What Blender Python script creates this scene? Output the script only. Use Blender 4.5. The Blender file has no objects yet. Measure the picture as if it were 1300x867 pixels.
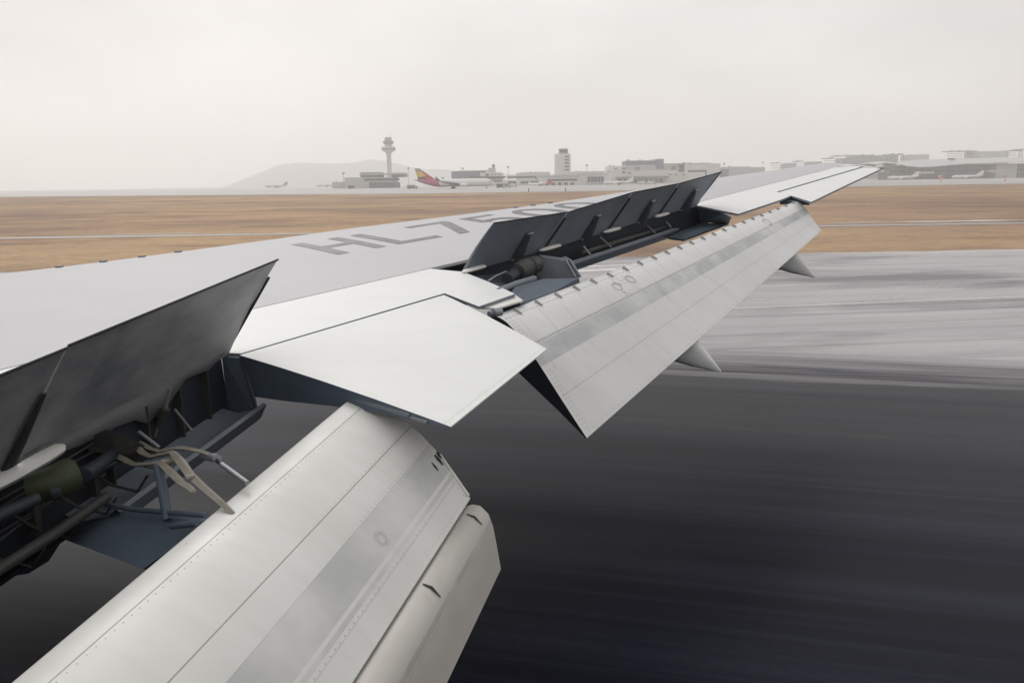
import bpy, math, random
import numpy as np
from mathutils import Matrix, Vector
random.seed(7)
SC = bpy.context.scene
COL = SC.collection
# ------------------------------------------------------------------ camera
FPX = 1000.0                      # focal length in pixels of a 1300 px wide frame
ROLL = math.radians(.85); TH = math.radians(14.0); EYE = 5.7
cR, sR = math.cos(ROLL), math.sin(ROLL)
def unroll(px, py):
    u = px - 650.0; v = 433.5 - py
    return cR*u + sR*v, -sR*u + cR*v
PITCH = math.atan(unroll(550, 233)[1]/FPX)
cP, sP = math.cos(PITCH), math.sin(PITCH)
cam = bpy.data.cameras.new('camera'); cam_ob = bpy.data.objects.new('camera', cam); COL.objects.link(cam_ob)
cam.sensor_width = 36.0; cam.lens = FPX/1300*36; cam.clip_start = .05; cam.clip_end = 20000
def wdir(u, v, w):                # camera-unrolled (right, up, forward) -> world
    return Vector((u, w*cP + v*sP, -w*sP + v*cP))
right = wdir(cR, -sR, 0); up = wdir(sR, cR, 0); back = -wdir(0, 0, 1)
m = Matrix((right, up, back)).transposed().to_4x4(); m.translation = (0, 0, EYE)
cam_ob.matrix_world = m
SC.camera = cam_ob
# ------------------------------------------------------------------ sky, sun, exposure
SUN_EL, SUN_AZ = math.radians(42), math.radians(-28)      # azimuth from +Y, negative = to the left
wd = bpy.data.worlds.new('World'); SC.world = wd; wd.use_nodes = True
nt = wd.node_tree; N = nt.nodes; L = nt.links
for n in list(N): N.remove(n)
out = N.new('ShaderNodeOutputWorld'); bg = N.new('ShaderNodeBackground'); L.new(bg.outputs[0], out.inputs[0])
sky = N.new('ShaderNodeTexSky'); sky.sky_type = 'NISHITA'; sky.sun_disc = False
sky.sun_elevation = SUN_EL; sky.sun_rotation = SUN_AZ; sky.dust_density = 4; sky.air_density = 1.5
tc = N.new('ShaderNodeTexCoord'); mp = N.new('ShaderNodeMapping'); mp.inputs['Scale'].default_value = (1.2, 1.2, 3.0)
L.new(tc.outputs['Generated'], mp.inputs[0])
nz = N.new('ShaderNodeTexNoise'); nz.inputs['Scale'].default_value = 2.2; nz.inputs['Detail'].default_value = 3; nz.inputs['Roughness'].default_value = .45
L.new(mp.outputs[0], nz.inputs[0])
rp = N.new('ShaderNodeValToRGB'); L.new(nz.outputs[0], rp.inputs[0])
rp.color_ramp.elements[0].position = .36; rp.color_ramp.elements[0].color = (8.0, 7.8, 7.72, 1)
rp.color_ramp.elements[1].position = .62; rp.color_ramp.elements[1].color = (9.6, 9.36, 9.22, 1)
mx = N.new('ShaderNodeMix'); mx.data_type = 'RGBA'; mx.inputs[0].default_value = .95
L.new(sky.outputs[0], mx.inputs[6]); L.new(rp.outputs[0], mx.inputs[7]); L.new(mx.outputs[2], bg.inputs[0])
bg.inputs[1].default_value = .1
sun = bpy.data.lights.new('sun', 'SUN'); sun.energy = 1.2; sun.angle = math.radians(30); sun.color = (1, .98, .955)
sun_ob = bpy.data.objects.new('sun', sun); COL.objects.link(sun_ob)
sd = Vector((math.sin(SUN_AZ)*math.cos(SUN_EL), math.cos(SUN_AZ)*math.cos(SUN_EL), math.sin(SUN_EL)))
sun_ob.rotation_euler = sd.to_track_quat('Z', 'Y').to_euler()
SC.view_settings.view_transform = 'Standard'; SC.view_settings.look = 'None'
SC.view_settings.exposure = 0.0; SC.view_settings.gamma = 1.0
SC.render.engine = 'CYCLES'
SC.cycles.use_denoising = True
try: SC.cycles.denoiser = 'OPENIMAGEDENOISE'
except Exception: pass
SC.cycles.max_bounces = 8; SC.cycles.volume_bounces = 2; SC.cycles.caustics_reflective = False; SC.cycles.caustics_refractive = False
# ------------------------------------------------------------------ projections (aircraft frame: x aft, y outboard, z up)
cT, sT = math.cos(TH), math.sin(TH)
EYEV = np.array([0, 0, EYE])
def rayw(px, py):
    u, v = unroll(px, py)
    return np.array([u, FPX*cP + v*sP, -FPX*sP + v*cP])/FPX
def ray(px, py):
    X, Y, Z = rayw(px, py)
    return np.array([X*cT - Y*sT, X*sT + Y*cT, Z])
def lat(px, py, l): d = ray(px, py); return EYEV + d*(l/d[1])
DIH = math.tan(math.radians(6.8)); Z7 = 3.55
def wz(l): return Z7 + DIH*(l-7)
def aftp(px, py, a): d = ray(px, py); return EYEV + d*(a/d[0])
def wing(px, py, off=0.0):
    d = ray(px, py); t = (Z7 - 7*DIH - EYE + off)/(d[2] - DIH*d[1]); return EYEV + d*t
def lerp(a, b, t): return np.asarray(a, float)*(1-t) + np.asarray(b, float)*t
# ------------------------------------------------------------------ materials
MATS = {}
def newmat(name):
    mt = bpy.data.materials.new(name); mt.use_nodes = True; MATS[name] = mt
    nt = mt.node_tree; b = nt.nodes['Principled BSDF']
    return mt, nt, b
def nd(nt, t, **kw):
    n = nt.nodes.new(t)
    for k, v in kw.items():
        if k.startswith('i_'): n.inputs[k[2:].replace('_', ' ')].default_value = v
        else: setattr(n, k, v)
    return n
def math_node(nt, op, a, b=None, c=None):
    n = nt.nodes.new('ShaderNodeMath'); n.operation = op
    for i, x in enumerate((a, b, c)):
        if x is None: continue
        if hasattr(x, 'is_linked') or hasattr(x, 'links'): nt.links.new(x, n.inputs[i])
        else: n.inputs[i].default_value = x
    return n.outputs[0]
def mixc(nt, fac, a, b, mode='MIX'):
    n = nt.nodes.new('ShaderNodeMix'); n.data_type = 'RGBA'; n.blend_type = mode
    for i, x in ((0, fac), (6, a), (7, b)):
        if hasattr(x, 'links'): nt.links.new(x, n.inputs[i])
        else: n.inputs[i].default_value = x if i == 0 else (*x[:3], 1)
    return n.outputs[2]
def noise(nt, vec, scale, detail=4, rough=.55, stretch=None, lo=.35, hi=.65):
    mpn = nt.nodes.new('ShaderNodeMapping'); nt.links.new(vec, mpn.inputs[0])
    if stretch: mpn.inputs['Scale'].default_value = stretch
    n = nt.nodes.new('ShaderNodeTexNoise'); n.inputs['Scale'].default_value = scale; n.inputs['Detail'].default_value = detail; n.inputs['Roughness'].default_value = rough
    nt.links.new(mpn.outputs[0], n.inputs[0])
    r = nt.nodes.new('ShaderNodeMapRange'); r.inputs[1].default_value = lo; r.inputs[2].default_value = hi
    nt.links.new(n.outputs[0], r.inputs[0])
    return r.outputs[0]
def coord(nt, which='Object'):
    n = nt.nodes.new('ShaderNodeTexCoord'); return n.outputs[which]
def paint(name, base, rough=.38, dirt=.10, dirtcol=None, seams=(), bands=(), ribs=None, spec=.4, specks=0.0, bump=0.0, streak=(1, 1, 1), seamw=.006, rvar=.1):
    """aircraft paint; seams/bands in UV (u metres along span, v 0..1 along chord)"""
    mt, nt, b = newmat(name); oc = coord(nt)
    base = tuple(base); dc = dirtcol or tuple(x*.72 for x in base)
    c = mixc(nt, noise_scaled(nt, oc, .55, dirt, streak), base, dc)
    c = mixc(nt, noise_scaled(nt, oc, 3.1, dirt*.6, streak, .45, .75), c, dc)
    if seams or bands or ribs:
        uv = nt.nodes.new('ShaderNodeUVMap'); sp = nt.nodes.new('ShaderNodeSeparateXYZ'); nt.links.new(uv.outputs[0], sp.inputs[0])
        u, v = sp.outputs[0], sp.outputs[1]
        for (v0, v1, bc, amt) in bands:
            a = math_node(nt, 'GREATER_THAN', v, v0); d = math_node(nt, 'LESS_THAN', v, v1)
            f = math_node(nt, 'MULTIPLY', math_node(nt, 'MULTIPLY', a, d), amt)
            f = math_node(nt, 'MULTIPLY', f, math_node(nt, 'ADD', noise(nt, oc, 1.6, 3), .35)); 
            f = math_node(nt, 'MINIMUM', f, 1.0)
            c = mixc(nt, f, c, bc)
        if ribs:
            spacing, w, amt, rv0, rv1 = ribs
            fr = math_node(nt, 'ABSOLUTE', math_node(nt, 'SUBTRACT', math_node(nt, 'FRACT', math_node(nt, 'DIVIDE', u, spacing)), .5))
            f = math_node(nt, 'MULTIPLY', math_node(nt, 'SUBTRACT', 1.0, math_node(nt, 'MINIMUM', math_node(nt, 'DIVIDE', fr, w), 1.0)), amt)
            f = math_node(nt, 'MULTIPLY', f, math_node(nt, 'MULTIPLY', math_node(nt, 'GREATER_THAN', v, rv0), math_node(nt, 'LESS_THAN', v, rv1)))
            f = math_node(nt, 'MULTIPLY', f, math_node(nt, 'ADD', noise(nt, oc, .9, 2), .2))
            c = mixc(nt, f, c, tuple(x*.55 for x in base))
        for s in seams:
            v0, w, amt = s if isinstance(s, tuple) else (s, seamw, .75)
            f = math_node(nt, 'MULTIPLY', math_node(nt, 'LESS_THAN', math_node(nt, 'ABSOLUTE', math_node(nt, 'SUBTRACT', v, v0)), w*.5), amt)
            c = mixc(nt, f, c, (.07, .07, .07))
    if specks:
        vo = nt.nodes.new('ShaderNodeTexVoronoi'); vo.inputs['Scale'].default_value = 2.6; nt.links.new(oc, vo.inputs[0])
        f = math_node(nt, 'MULTIPLY', math_node(nt, 'LESS_THAN', vo.outputs['Distance'], .022), specks)
        c = mixc(nt, f, c, (.05, .05, .05))
    nt.links.new(c, b.inputs['Base Color'])
    rr = nt.nodes.new('ShaderNodeMapRange'); rr.inputs[3].default_value = rough-rvar*.5; rr.inputs[4].default_value = rough+rvar
    nt.links.new(noise(nt, oc, 2.0, 4), rr.inputs[0]); nt.links.new(rr.outputs[0], b.inputs['Roughness'])
    b.inputs['Specular IOR Level'].default_value = spec
    if bump:
        bm = nt.nodes.new('ShaderNodeBump'); bm.inputs['Strength'].default_value = bump; bm.inputs['Distance'].default_value = .02
        nt.links.new(noise(nt, oc, 1.3, 2, stretch=streak, lo=0, hi=1), bm.inputs['Height']); nt.links.new(bm.outputs[0], b.inputs['Normal'])
    return mt
def noise_scaled(nt, oc, sc, amt, streak=(1, 1, 1), lo=.35, hi=.7):
    return math_node(nt, 'MULTIPLY', noise(nt, oc, sc, 5, .6, streak, lo, hi), amt)
def simple(name, base, rough=.6, metal=0.0, var=.25, scale=3.0, spec=.4):
    mt, nt, b = newmat(name); oc = coord(nt)
    c = mixc(nt, noise_scaled(nt, oc, scale, var), base, tuple(x*.55 for x in base))
    nt.links.new(c, b.inputs['Base Color']); b.inputs['Roughness'].default_value = rough; b.inputs['Metallic'].default_value = metal
    b.inputs['Specular IOR Level'].default_value = spec
    return mt
GREY = paint('wing_grey_paint', (.50, .50, .515), .55, .10, streak=(.3, 1.6, 1), spec=.2, rvar=.01, seams=((.10, .004, .25), (.36, .0025, .10), (.66, .0025, .12)), ribs=(1.9, .012, .14, .02, .98))
WHITE = paint('white_paint', (.70, .715, .71), .42, .22, dirtcol=(.52, .52, .50), streak=(.35, 1.2, 1), spec=.3, rvar=.02)
FLAPW = paint('outboard_flap_paint', (.65, .66, .655), .36, .30, dirtcol=(.42, .41, .39), streak=(.5, 1.8, .5),
              bands=((.36, .50, (.40, .415, .42), .85),), seams=((.345, .008, .5), (.72, .006, .22), (.09, .006, .3)), ribs=(.508, .05, .42, .09, .56))
FLAPI = paint('inboard_flap_paint', (.64, .645, .625), .40, .36, dirtcol=(.47, .46, .43), specks=.8, streak=(.5, 2.2, .5), spec=.45,
              bands=((.60, .80, (.42, .43, .42), .75), (.82, .845, (.42, .42, .41), .6)), seams=((.115, .008, .6), (.44, .007, .55), (.60, .004, .2), (.87, .005, .25)))
FLAPA = paint('aft_flap_paint', (.47, .455, .425), .5, .3, dirtcol=(.30, .28, .25), bands=((.33, .40, (.28, .27, .25), .55),), seams=((.43, .006, .35),))  # darker band behind the nose is shade put into the paint
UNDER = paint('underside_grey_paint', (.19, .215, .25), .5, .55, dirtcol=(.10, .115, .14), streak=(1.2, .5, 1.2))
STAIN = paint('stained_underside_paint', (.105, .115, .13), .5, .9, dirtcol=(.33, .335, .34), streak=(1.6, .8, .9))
SKIRT = paint('dirty_skirt_paint', (.075, .08, .09), .6, .8, dirtcol=(.15, .15, .15))
DARK = simple('dark_paint_and_shade', (.016, .023, .034), .6, 0, .6)  # dark parts; the cove's lack of light is put into this tone
BLUEG = simple('blue_grey_paint', (.095, .125, .165), .5, 0, .5, 2)  # blue cast of the shade is mixed into this grey
BEAM = simple('worn_bronze_paint', (.045, .044, .042), .55, 0, .6, 5)  # bronze darkened further, cove shade put into the colour
ARM = simple('beige_fitting_paint', (.27, .25, .21), .5, 0, .55, 7)
STEEL = simple('bare_steel', (.32, .33, .35), .5, .6, .3, 6)
GREEN = simple('green_primer', (.035, .045, .018), .55, 0, .75, 5)  # primer darkened to carry the dimness inside the cove
RUBBER = simple('black_rubber', (.02, .02, .022), .7, 0, .3)
PAD = simple('pale_fairing_paint', (.72, .71, .68), .45, 0, .3, 6)
LETTER = paint('grey_lettering_paint', (.125, .125, .14), .42, .15)
RIVET = simple('fastener_grey', (.33, .325, .315), .5, .2, .2)
LAMP = simple('lamp_glass_white', (.75, .72, .62), .15, 0, .1)
# ------------------------------------------------------------------ mesh helpers
def link(o, parent=None):
    COL.objects.link(o)
    if parent is not None: o.parent = parent
    return o
def mesh(name, verts, faces, mats, parent=None, smooth=False, fmat=None, uvs=None, auto=None):
    me = bpy.data.meshes.new(name); me.from_pydata([tuple(map(float, v)) for v in verts], [], [tuple(f) for f in faces])
    for mt in (mats if isinstance(mats, (list, tuple)) else [mats]): me.materials.append(mt)
    if fmat:
        for p, k in zip(me.polygons, fmat): p.material_index = k
    if uvs is not None:
        ul = me.uv_layers.new(name='UVMap')
        for lp in me.loops: ul.data[lp.index].uv = uvs[lp.vertex_index]
    if smooth:
        for p in me.polygons: p.use_smooth = True
    me.update()
    if auto:
        try: me.set_sharp_from_angle(angle=math.radians(auto))
        except Exception: pass
    return link(bpy.data.objects.new(name, me), parent)
def empty(name, loc=(0, 0, 0), rz=0.0, label=None, cat=None, group=None):
    o = bpy.data.objects.new(name, None); o.location = loc; o.rotation_euler = (0, 0, rz); COL.objects.link(o)
    tag(o, label, cat, group); return o
def tag(o, label=None, cat=None, group=None, kind=None):
    if label: o['label'] = label
    if cat: o['category'] = cat
    if group: o['group'] = group
    if kind: o['kind'] = kind
    return o
def loft(name, secs, mats, parent=None, closed=False, caps=False, uv=None, smooth=True, auto=40, capmat=None):
    """secs: list of equal-length point lists; uv(i,j)->(u,v)"""
    n = len(secs[0]); V = []; F = []; U = []; FM = []
    for i, s in enumerate(secs):
        for j, p in enumerate(s): V.append(p); U.append(uv(i, j) if uv else (0, 0))
    for i in range(len(secs)-1):
        for j in range(n if closed else n-1):
            k = (j+1) % n
            F.append((i*n+j, i*n+k, (i+1)*n+k, (i+1)*n+j)); FM.append(0)
    if caps:
        F.append(tuple(range(n))[::-1]); FM.append(1 if capmat else 0)
        F.append(tuple(range((len(secs)-1)*n, len(secs)*n))); FM.append(1 if capmat else 0)
    ms = [mats, capmat] if capmat else mats
    return mesh(name, V, F, ms, parent, smooth, FM, U, auto)
def plate(name, quad, th, mats, parent=None, nrm=None, under=None, grid=(1, 1), uvl=None):
    """quad of 4 points (p00, p10, p11, p01), thickness along -normal; under = material of the lower face and edges"""
    p = [np.asarray(q, float) for q in quad]
    nn = np.cross(p[1]-p[0], p[3]-p[0]) if nrm is None else np.asarray(nrm, float); nn = nn/np.linalg.norm(nn)
    V = list(p) + [q - nn*th for q in p]
    F = [(0, 1, 2, 3), (7, 6, 5, 4), (0, 4, 5, 1), (1, 5, 6, 2), (2, 6, 7, 3), (3, 7, 4, 0)]
    if under: return mesh(name, V, F, [mats, under], parent, fmat=[0, 1, 1, 1, 1, 1])
    return mesh(name, V, F, mats, parent)
def tube(name, pts, r, mat, parent=None, n=10, smooth=True, flat=1.0):
    pts = [np.asarray(p, float) for p in pts]; rs = r if isinstance(r, (list, tuple)) else [r]*len(pts)
    secs = []; prev = None
    for i, p in enumerate(pts):
        t = pts[min(i+1, len(pts)-1)] - pts[max(i-1, 0)]; t = t/np.linalg.norm(t)
        a = np.cross(t, [0, 0, 1.0]) if prev is None else prev - t*np.dot(prev, t)
        if np.linalg.norm(a) < 1e-3: a = np.cross(t, [1.0, 0, 0])
        a = a/np.linalg.norm(a); prev = a; b = np.cross(t, a)
        secs.append([p + rs[i]*(a*math.cos(2*math.pi*k/n) + b*flat*math.sin(2*math.pi*k/n)) for k in range(n)])
    return loft(name, secs, mat, parent, closed=True, caps=True, smooth=smooth, auto=50)
def poly_extrude(name, pts, vec, mat, parent=None):
    pts = [np.asarray(p, float) for p in pts]; vec = np.asarray(vec, float); n = len(pts)
    V = pts + [p+vec for p in pts]
    F = [tuple(range(n))[::-1], tuple(range(n, 2*n))] + [(i, (i+1) % n, n+(i+1) % n, n+i) for i in range(n)]
    return mesh(name, V, F, mat, parent)
def box(name, lo, hi, mat, parent=None):
    (x0, y0, z0), (x1, y1, z1) = lo, hi
    V = [(x0, y0, z0), (x1, y0, z0), (x1, y1, z0), (x0, y1, z0), (x0, y0, z1), (x1, y0, z1), (x1, y1, z1), (x0, y1, z1)]
    return mesh(name, V, [(3, 2, 1, 0), (4, 5, 6, 7), (0, 1, 5, 4), (1, 2, 6, 5), (2, 3, 7, 6), (3, 0, 4, 7)], mat, parent)
# ------------------------------------------------------------------ ground
def gz(Y): return 0.0 if Y < 110 else .0022*(min(Y, 1000)-110)
YB = [-3500, -300, -60, 0, 60, 110, 250, 500, 1000, 2000, 3500]
def sheet(name, rows, dz, mat, kind='structure'):
    """rows: list of (xleft, xright, Y)"""
    V = []; F = []
    for (a, b, Y) in rows: V += [(a, Y, gz(Y)+dz), (b, Y, gz(Y)+dz)]
    for i in range(len(rows)-1): F.append((2*i, 2*i+1, 2*i+3, 2*i+2))
    return tag(mesh(name, V, F, mat), kind=kind)
def grass_mat():
    mt, nt, b = newmat('dry_grass'); oc = coord(nt)
    c = mixc(nt, noise(nt, oc, .0045, 6, .65, (1, 1.3, 1), .40, .60), (.47, .325, .195), (.29, .20, .15))
    c = mixc(nt, math_node(nt, 'MULTIPLY', noise(nt, oc, .018, 7, .72, (.8, 1.2, 1), .47, .60), .85), c, (.20, .138, .108))
    c = mixc(nt, math_node(nt, 'MULTIPLY', noise(nt, oc, .011, 6, .7, (.8, 1.5, 1), .52, .64), .8), c, (.52, .375, .20))
    c = mixc(nt, math_node(nt, 'MULTIPLY', noise(nt, oc, .06, 6, .7, (.7, 1.2, 1), .53, .66), .65), c, (.16, .125, .09))
    c = mixc(nt, math_node(nt, 'MULTIPLY', noise(nt, oc, 1.2, 5, .75, (.6, 1, 1), .45, .65), .45), c, (.17, .12, .085))
    nt.links.new(c, b.inputs['Base Color']); b.inputs['Roughness'].default_value = .95; b.inputs['Specular IOR Level'].default_value = .1
    return mt
def wet_mat(name, cols, wet_lo, wet_hi, stretch_ang, rough_wet, rough_dry, wscale=.05, wst=(.12, 1, 1), ior=1.33, grain=.4, spec=.5, edge=None, joints=0, cs=.09, cst=(.06, 1.6, 1), clo=.4, chi=.62):
    """wet pavement: dry/wet mask in streaks along the lane"""
    mt, nt, b = newmat(name); oc = coord(nt)
    mp0 = nt.nodes.new('ShaderNodeMapping'); mp0.inputs['Rotation'].default_value = (0, 0, stretch_ang); nt.links.new(oc, mp0.inputs[0]); v = mp0.outputs[0]
    wet = noise(nt, v, wscale, 6, .62, wst, wet_lo, wet_hi)
    c = mixc(nt, noise(nt, v, cs, 6, .65, cst, clo, chi), cols[0], cols[1])
    c = mixc(nt, math_node(nt, 'MULTIPLY', noise(nt, v, .5, 4, .6, (.03, 1.4, 1), .48, .68), .7), c, cols[2])
    c = mixc(nt, math_node(nt, 'MULTIPLY', noise(nt, v, 2.6, 5, .7, (.02, 1.2, 1), .5, .72), .55), c, cols[2])
    c = mixc(nt, math_node(nt, 'MULTIPLY', noise(nt, v, 1.4, 4, .7, (.015, 1.2, 1), .52, .66), .6), c, cols[1])
    c = mixc(nt, math_node(nt, 'MULTIPLY', noise(nt, oc, 14, 3, .7), grain), c, tuple(x*.6 for x in cols[0]))
    if joints:
        sj = nt.nodes.new('ShaderNodeSeparateXYZ'); nt.links.new(v, sj.inputs[0])
        for ax, sp_, w_ in ((1, joints, .006),):
            f_ = math_node(nt, 'LESS_THAN', math_node(nt, 'FRACT', math_node(nt, 'DIVIDE', sj.outputs[ax], sp_)), w_)
            c = mixc(nt, math_node(nt, 'MULTIPLY', f_, .7), c, (.002, .002, .003))
    if edge:
        sy = nt.nodes.new('ShaderNodeSeparateXYZ'); nt.links.new(v, sy.inputs[0])
        wob = math_node(nt, 'ADD', sy.outputs[1], math_node(nt, 'MULTIPLY', noise(nt, v, .35, 6, .7, (.06, 1.5, 1), .3, .7), 6.0))
        ef = nt.nodes.new('ShaderNodeMapRange'); ef.inputs[1].default_value = edge[0]; ef.inputs[2].default_value = edge[1]; nt.links.new(wob, ef.inputs[0])
        c = mixc(nt, math_node(nt, 'MULTIPLY', ef.outputs[0], .9), c, edge[2]); nt.links.new(math_node(nt, 'ADD', math_node(nt, 'MULTIPLY', ef.outputs[0], .3), spec), b.inputs['Specular IOR Level'])
    c = mixc(nt, wet, c, mixc(nt, 1.0, c, (.55, .55, .57), 'MULTIPLY'))
    nt.links.new(c, b.inputs['Base Color'])
    r = nt.nodes.new('ShaderNodeMapRange'); r.inputs[3].default_value = rough_dry; r.inputs[4].default_value = rough_wet
    nt.links.new(wet, r.inputs[0]); nt.links.new(r.outputs[0], b.inputs['Roughness']); b.inputs['IOR'].default_value = ior; b.inputs['Specular IOR Level'].default_value = spec
    bm = nt.nodes.new('ShaderNodeBump'); bm.inputs['Strength'].default_value = .25; bm.inputs['Distance'].default_value = .004
    nt.links.new(noise(nt, oc, 30, 3, .6, None, 0, 1), bm.inputs['Height']); nt.links.new(bm.outputs[0], b.inputs['Normal'])
    return mt
GRASS = grass_mat()
RUNWAY = wet_mat('wet_asphalt', ((.010, .012, .026), (.0035, .0045, .012), (.036, .040, .062)), .40, .66, TH, .16, .5, .07, (.05, 1.2, 1), spec=.10, edge=(26.2, 30.0, (.36, .345, .36)), joints=7.5)
PALE = wet_mat('wet_concrete', ((.40, .38, .395), (.10, .097, .11), (.50, .48, .49)), .46, .54, math.radians(-6), .14, .45, .075, (.3, 1.0, 1), cs=.12, cst=(.32, 1.1, 1), clo=.45, chi=.58)
APRON = wet_mat('apron_concrete', ((.40, .39, .38), (.33, .325, .32), (.46, .45, .44)), .45, .7, 0, .35, .6, .01, (.3, 1, 1), grain=.1)
PATH = wet_mat('path_concrete', ((.36, .34, .32), (.26, .24, .22), (.50, .48, .45)), .4, .65, 0, .25, .6, .06, (.3, 1, 1), grain=.1)
sheet('grass_field', [(-3500, 3500, Y) for Y in YB], 0.0, GRASS)
def interp_tab(tab, x):
    for (x0, y0), (x1, y1) in zip(tab, tab[1:]):
        if x0 <= x <= x1: return y0+(y1-y0)*(x-x0)/(x1-x0)
# pale paved area beyond the runway (its far edge is the grass line)
E0 = [(-700, 38), (-300, 46), (-60, 53), (-20, 57), (10, 59.6), (40, 61.5), (200, 67), (700, 90)]
E1 = [(-700, 38)] + [(x_, interp_tab(E0, x_) + random.uniform(-.22, .22) + .35*math.sin(x_*.31)*math.sin(x_*.083)) for x_ in np.arange(-120, 160, .9)] + [(700, 90)]
V = []; F = []
for i, (x, y) in enumerate(E1): V += [(x, -300, .02), (x, y, .02)]
for i in range(len(E1)-1): F.append((2*i, 2*i+2, 2*i+3, 2*i+1))
tag(mesh('taxiway', V, F, PALE), kind='structure')
def a2w(a, l, z): return (a*cT + l*sT, -a*sT + l*cT, z)
V = [a2w(-900, -34, .03), a2w(900, -34, .03), a2w(900, 27, .03), a2w(-900, 27, .03)]
tag(mesh('runway', V, [(0, 1, 2, 3)], RUNWAY), kind='structure')
sheet('service_road', [(-1500, 1500, 93.6), (-1500, 1500, 96.6)], .03, PATH)
# apron beyond the grass
FE = [(-3500, 700), (-1200, 640), (-345, 535), (-160, 455), (-40, 398), (60, 400), (260, 436), (700, 470), (3500, 560)]
V = []; F = []; yy = [None, 700.5, 1000, 2000, 3450]
for (x, y) in FE:
    for k, Y in enumerate(yy):
        Yk = y if k == 0 else Y
        V.append((x, Yk, gz(Yk)+.12))
n = len(yy)
for i in range(len(FE)-1):
    for k in range(n-1): F.append((i*n+k, (i+1)*n+k, (i+1)*n+k+1, i*n+k+1))
tag(mesh('apron', V, F, APRON), kind='structure')
mt_, nt_, b_ = newmat('puddle_water'); b_.inputs['Base Color'].default_value = (.10, .09, .08, 1); b_.inputs['Roughness'].default_value = .06; b_.inputs['IOR'].default_value = 1.33
nt_.links.new(mixc(nt_, noise(nt_, coord(nt_), .4, 5), (.07, .06, .05), (.17, .15, .12)), b_.inputs['Base Color'])
def puddle(x0, x1, yc, w):
    V = [(x0, yc, .036)]; n_ = 26; F = []
    up_ = []; dn_ = []
    for k in range(1, n_):
        t_ = k/n_; e_ = w*math.sin(math.pi*t_)**.7*(.65+.35*math.sin(t_*17)*math.sin(t_*7.3))
        up_.append((x0+(x1-x0)*t_, yc+e_*.6, .036)); dn_.append((x0+(x1-x0)*t_, yc-e_*.5+.3*math.sin(t_*11), .036))
    V = [(x0, yc, .036)] + dn_ + [(x1, yc, .036)] + up_[::-1]
    return tag(mesh('puddle', V, [tuple(range(len(V)))], mt_), kind='structure')
puddle(40, 72, 101, 3.4); puddle(20, 44, 98.6, 1.4); puddle(-60, -30, 99, 1.2)
WLINE = simple('road_marking_white', (.72, .70, .67), .5, 0, .5, .6)
def gpt(px, py, z=0.0):
    d = rayw(px, py); t = (z-EYE)/d[2]; return np.array([d[0]*t, d[1]*t, z])
def strip(name, p, q, w, z, mat, label=None):
    p = np.asarray(p)[:2]; q = np.asarray(q)[:2]; d = (q-p)/np.linalg.norm(q-p); nn = np.array([-d[1], d[0]])*w*.5
    o = mesh(name, [(*(p-nn), z), (*(q-nn), z), (*(q+nn), z), (*(p+nn), z)], [(0, 1, 2, 3)], mat)
    return tag(o, kind='structure')
pA, pB = gpt(935, 392), gpt(1300, 377); dd = pB-pA
strip('taxiway_marking', pA-dd*.6, pB+dd*3, .15, .026, WLINE)
pA, pB = gpt(700, 346), gpt(760, 343.5); dd = pB-pA
strip('taxiway_marking', pA-dd*1.5, pB+dd*1.1, .9, .026, WLINE)
pA, pB = gpt(700, 340), gpt(760, 338); dd = pB-pA
strip('taxiway_marking', pA-dd*1.5, pB+dd*1.1, .5, .026, WLINE)
# ------------------------------------------------------------------ the airliner: wing with its panels
PLANE = empty('airliner', (0, 0, 0), -TH, 'white and grey jet airliner wing with raised spoilers and lowered flaps', 'airliner')
def interp(tab, x):
    if x <= tab[0][0]:
        (x0, y0), (x1, y1) = tab[0], tab[1]
    elif x >= tab[-1][0]:
        (x0, y0), (x1, y1) = tab[-2], tab[-1]
    else:
        for k in range(len(tab)-1):
            if tab[k][0] <= x <= tab[k+1][0]: (x0, y0), (x1, y1) = tab[k], tab[k+1]; break
    return y0 + (y1-y0)*(x-x0)/(x1-x0)
LEpx = [(0, 348), (120, 334), (227, 320), (340, 305), (450, 289.5), (570, 274.8), (689, 259.5), (800, 243), (915, 225.5), (959, 219.5), (1010, 212.3), (1031, 209.5)]
LE = [(p[1], p[0]) for p in (wing(*q) for q in LEpx)]
LE = [(.3, -21.5)] + LE
BXpx = [(0, 469), (80, 449.6), (316, 393), (588, 331), (883, 257.5), (1047, 216)]
BX = [(p[1], p[0]) for p in (wing(*q) for q in BXpx)]
BX = [(.3, -12.3)] + BX
def bulge(t): return .22*t*(1-t)
def surf(a, l, dz=0.0):
    a0, a1 = interp(LE, l), interp(BX, l); t = min(max((a-a0)/(a1-a0), 0), 1)
    return np.array([a, l, wz(l) + bulge(t) + dz])
# main wing box skin: leading edge rounding, upper skin, rear edge, lower skin
spans = list(np.arange(.3, 28.5, .3)) + [28.55]
secs = []
for l in spans:
    a0, a1 = interp(LE, l), interp(BX, l); ch = a1-a0; s = []
    th = max(.10*ch, .10)
    nose = [(-.075, -.55), (-.085, -.42), (-.08, -.28), (-.055, -.13), (-.028, -.04)]
    s.append(np.array([a1-.02, l, wz(l)-.55*min(1, ch/5)]))
    s.append(np.array([a0+.35*ch, l, wz(l)-th*1.05]))
    s.append(np.array([a0+.05*ch, l, wz(l)-th*.8]))
    for x, z in nose: s.append(np.array([a0 + x*min(ch, 5), l, wz(l) + z*th]))
    for k in range(33): s.append(surf(a0+ch*k/32, l))
    s.append(np.array([a1, l, wz(l)-.05])); secs.append(s)
loft('wing_skin', secs, GREY, PLANE, caps=True, auto=35, uv=lambda i, j: (.3*i, min(max((j-8)/32, 0), 1)))
def wl(a, l, off=0.0): return np.array([a, l, wz(l)+off])
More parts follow.
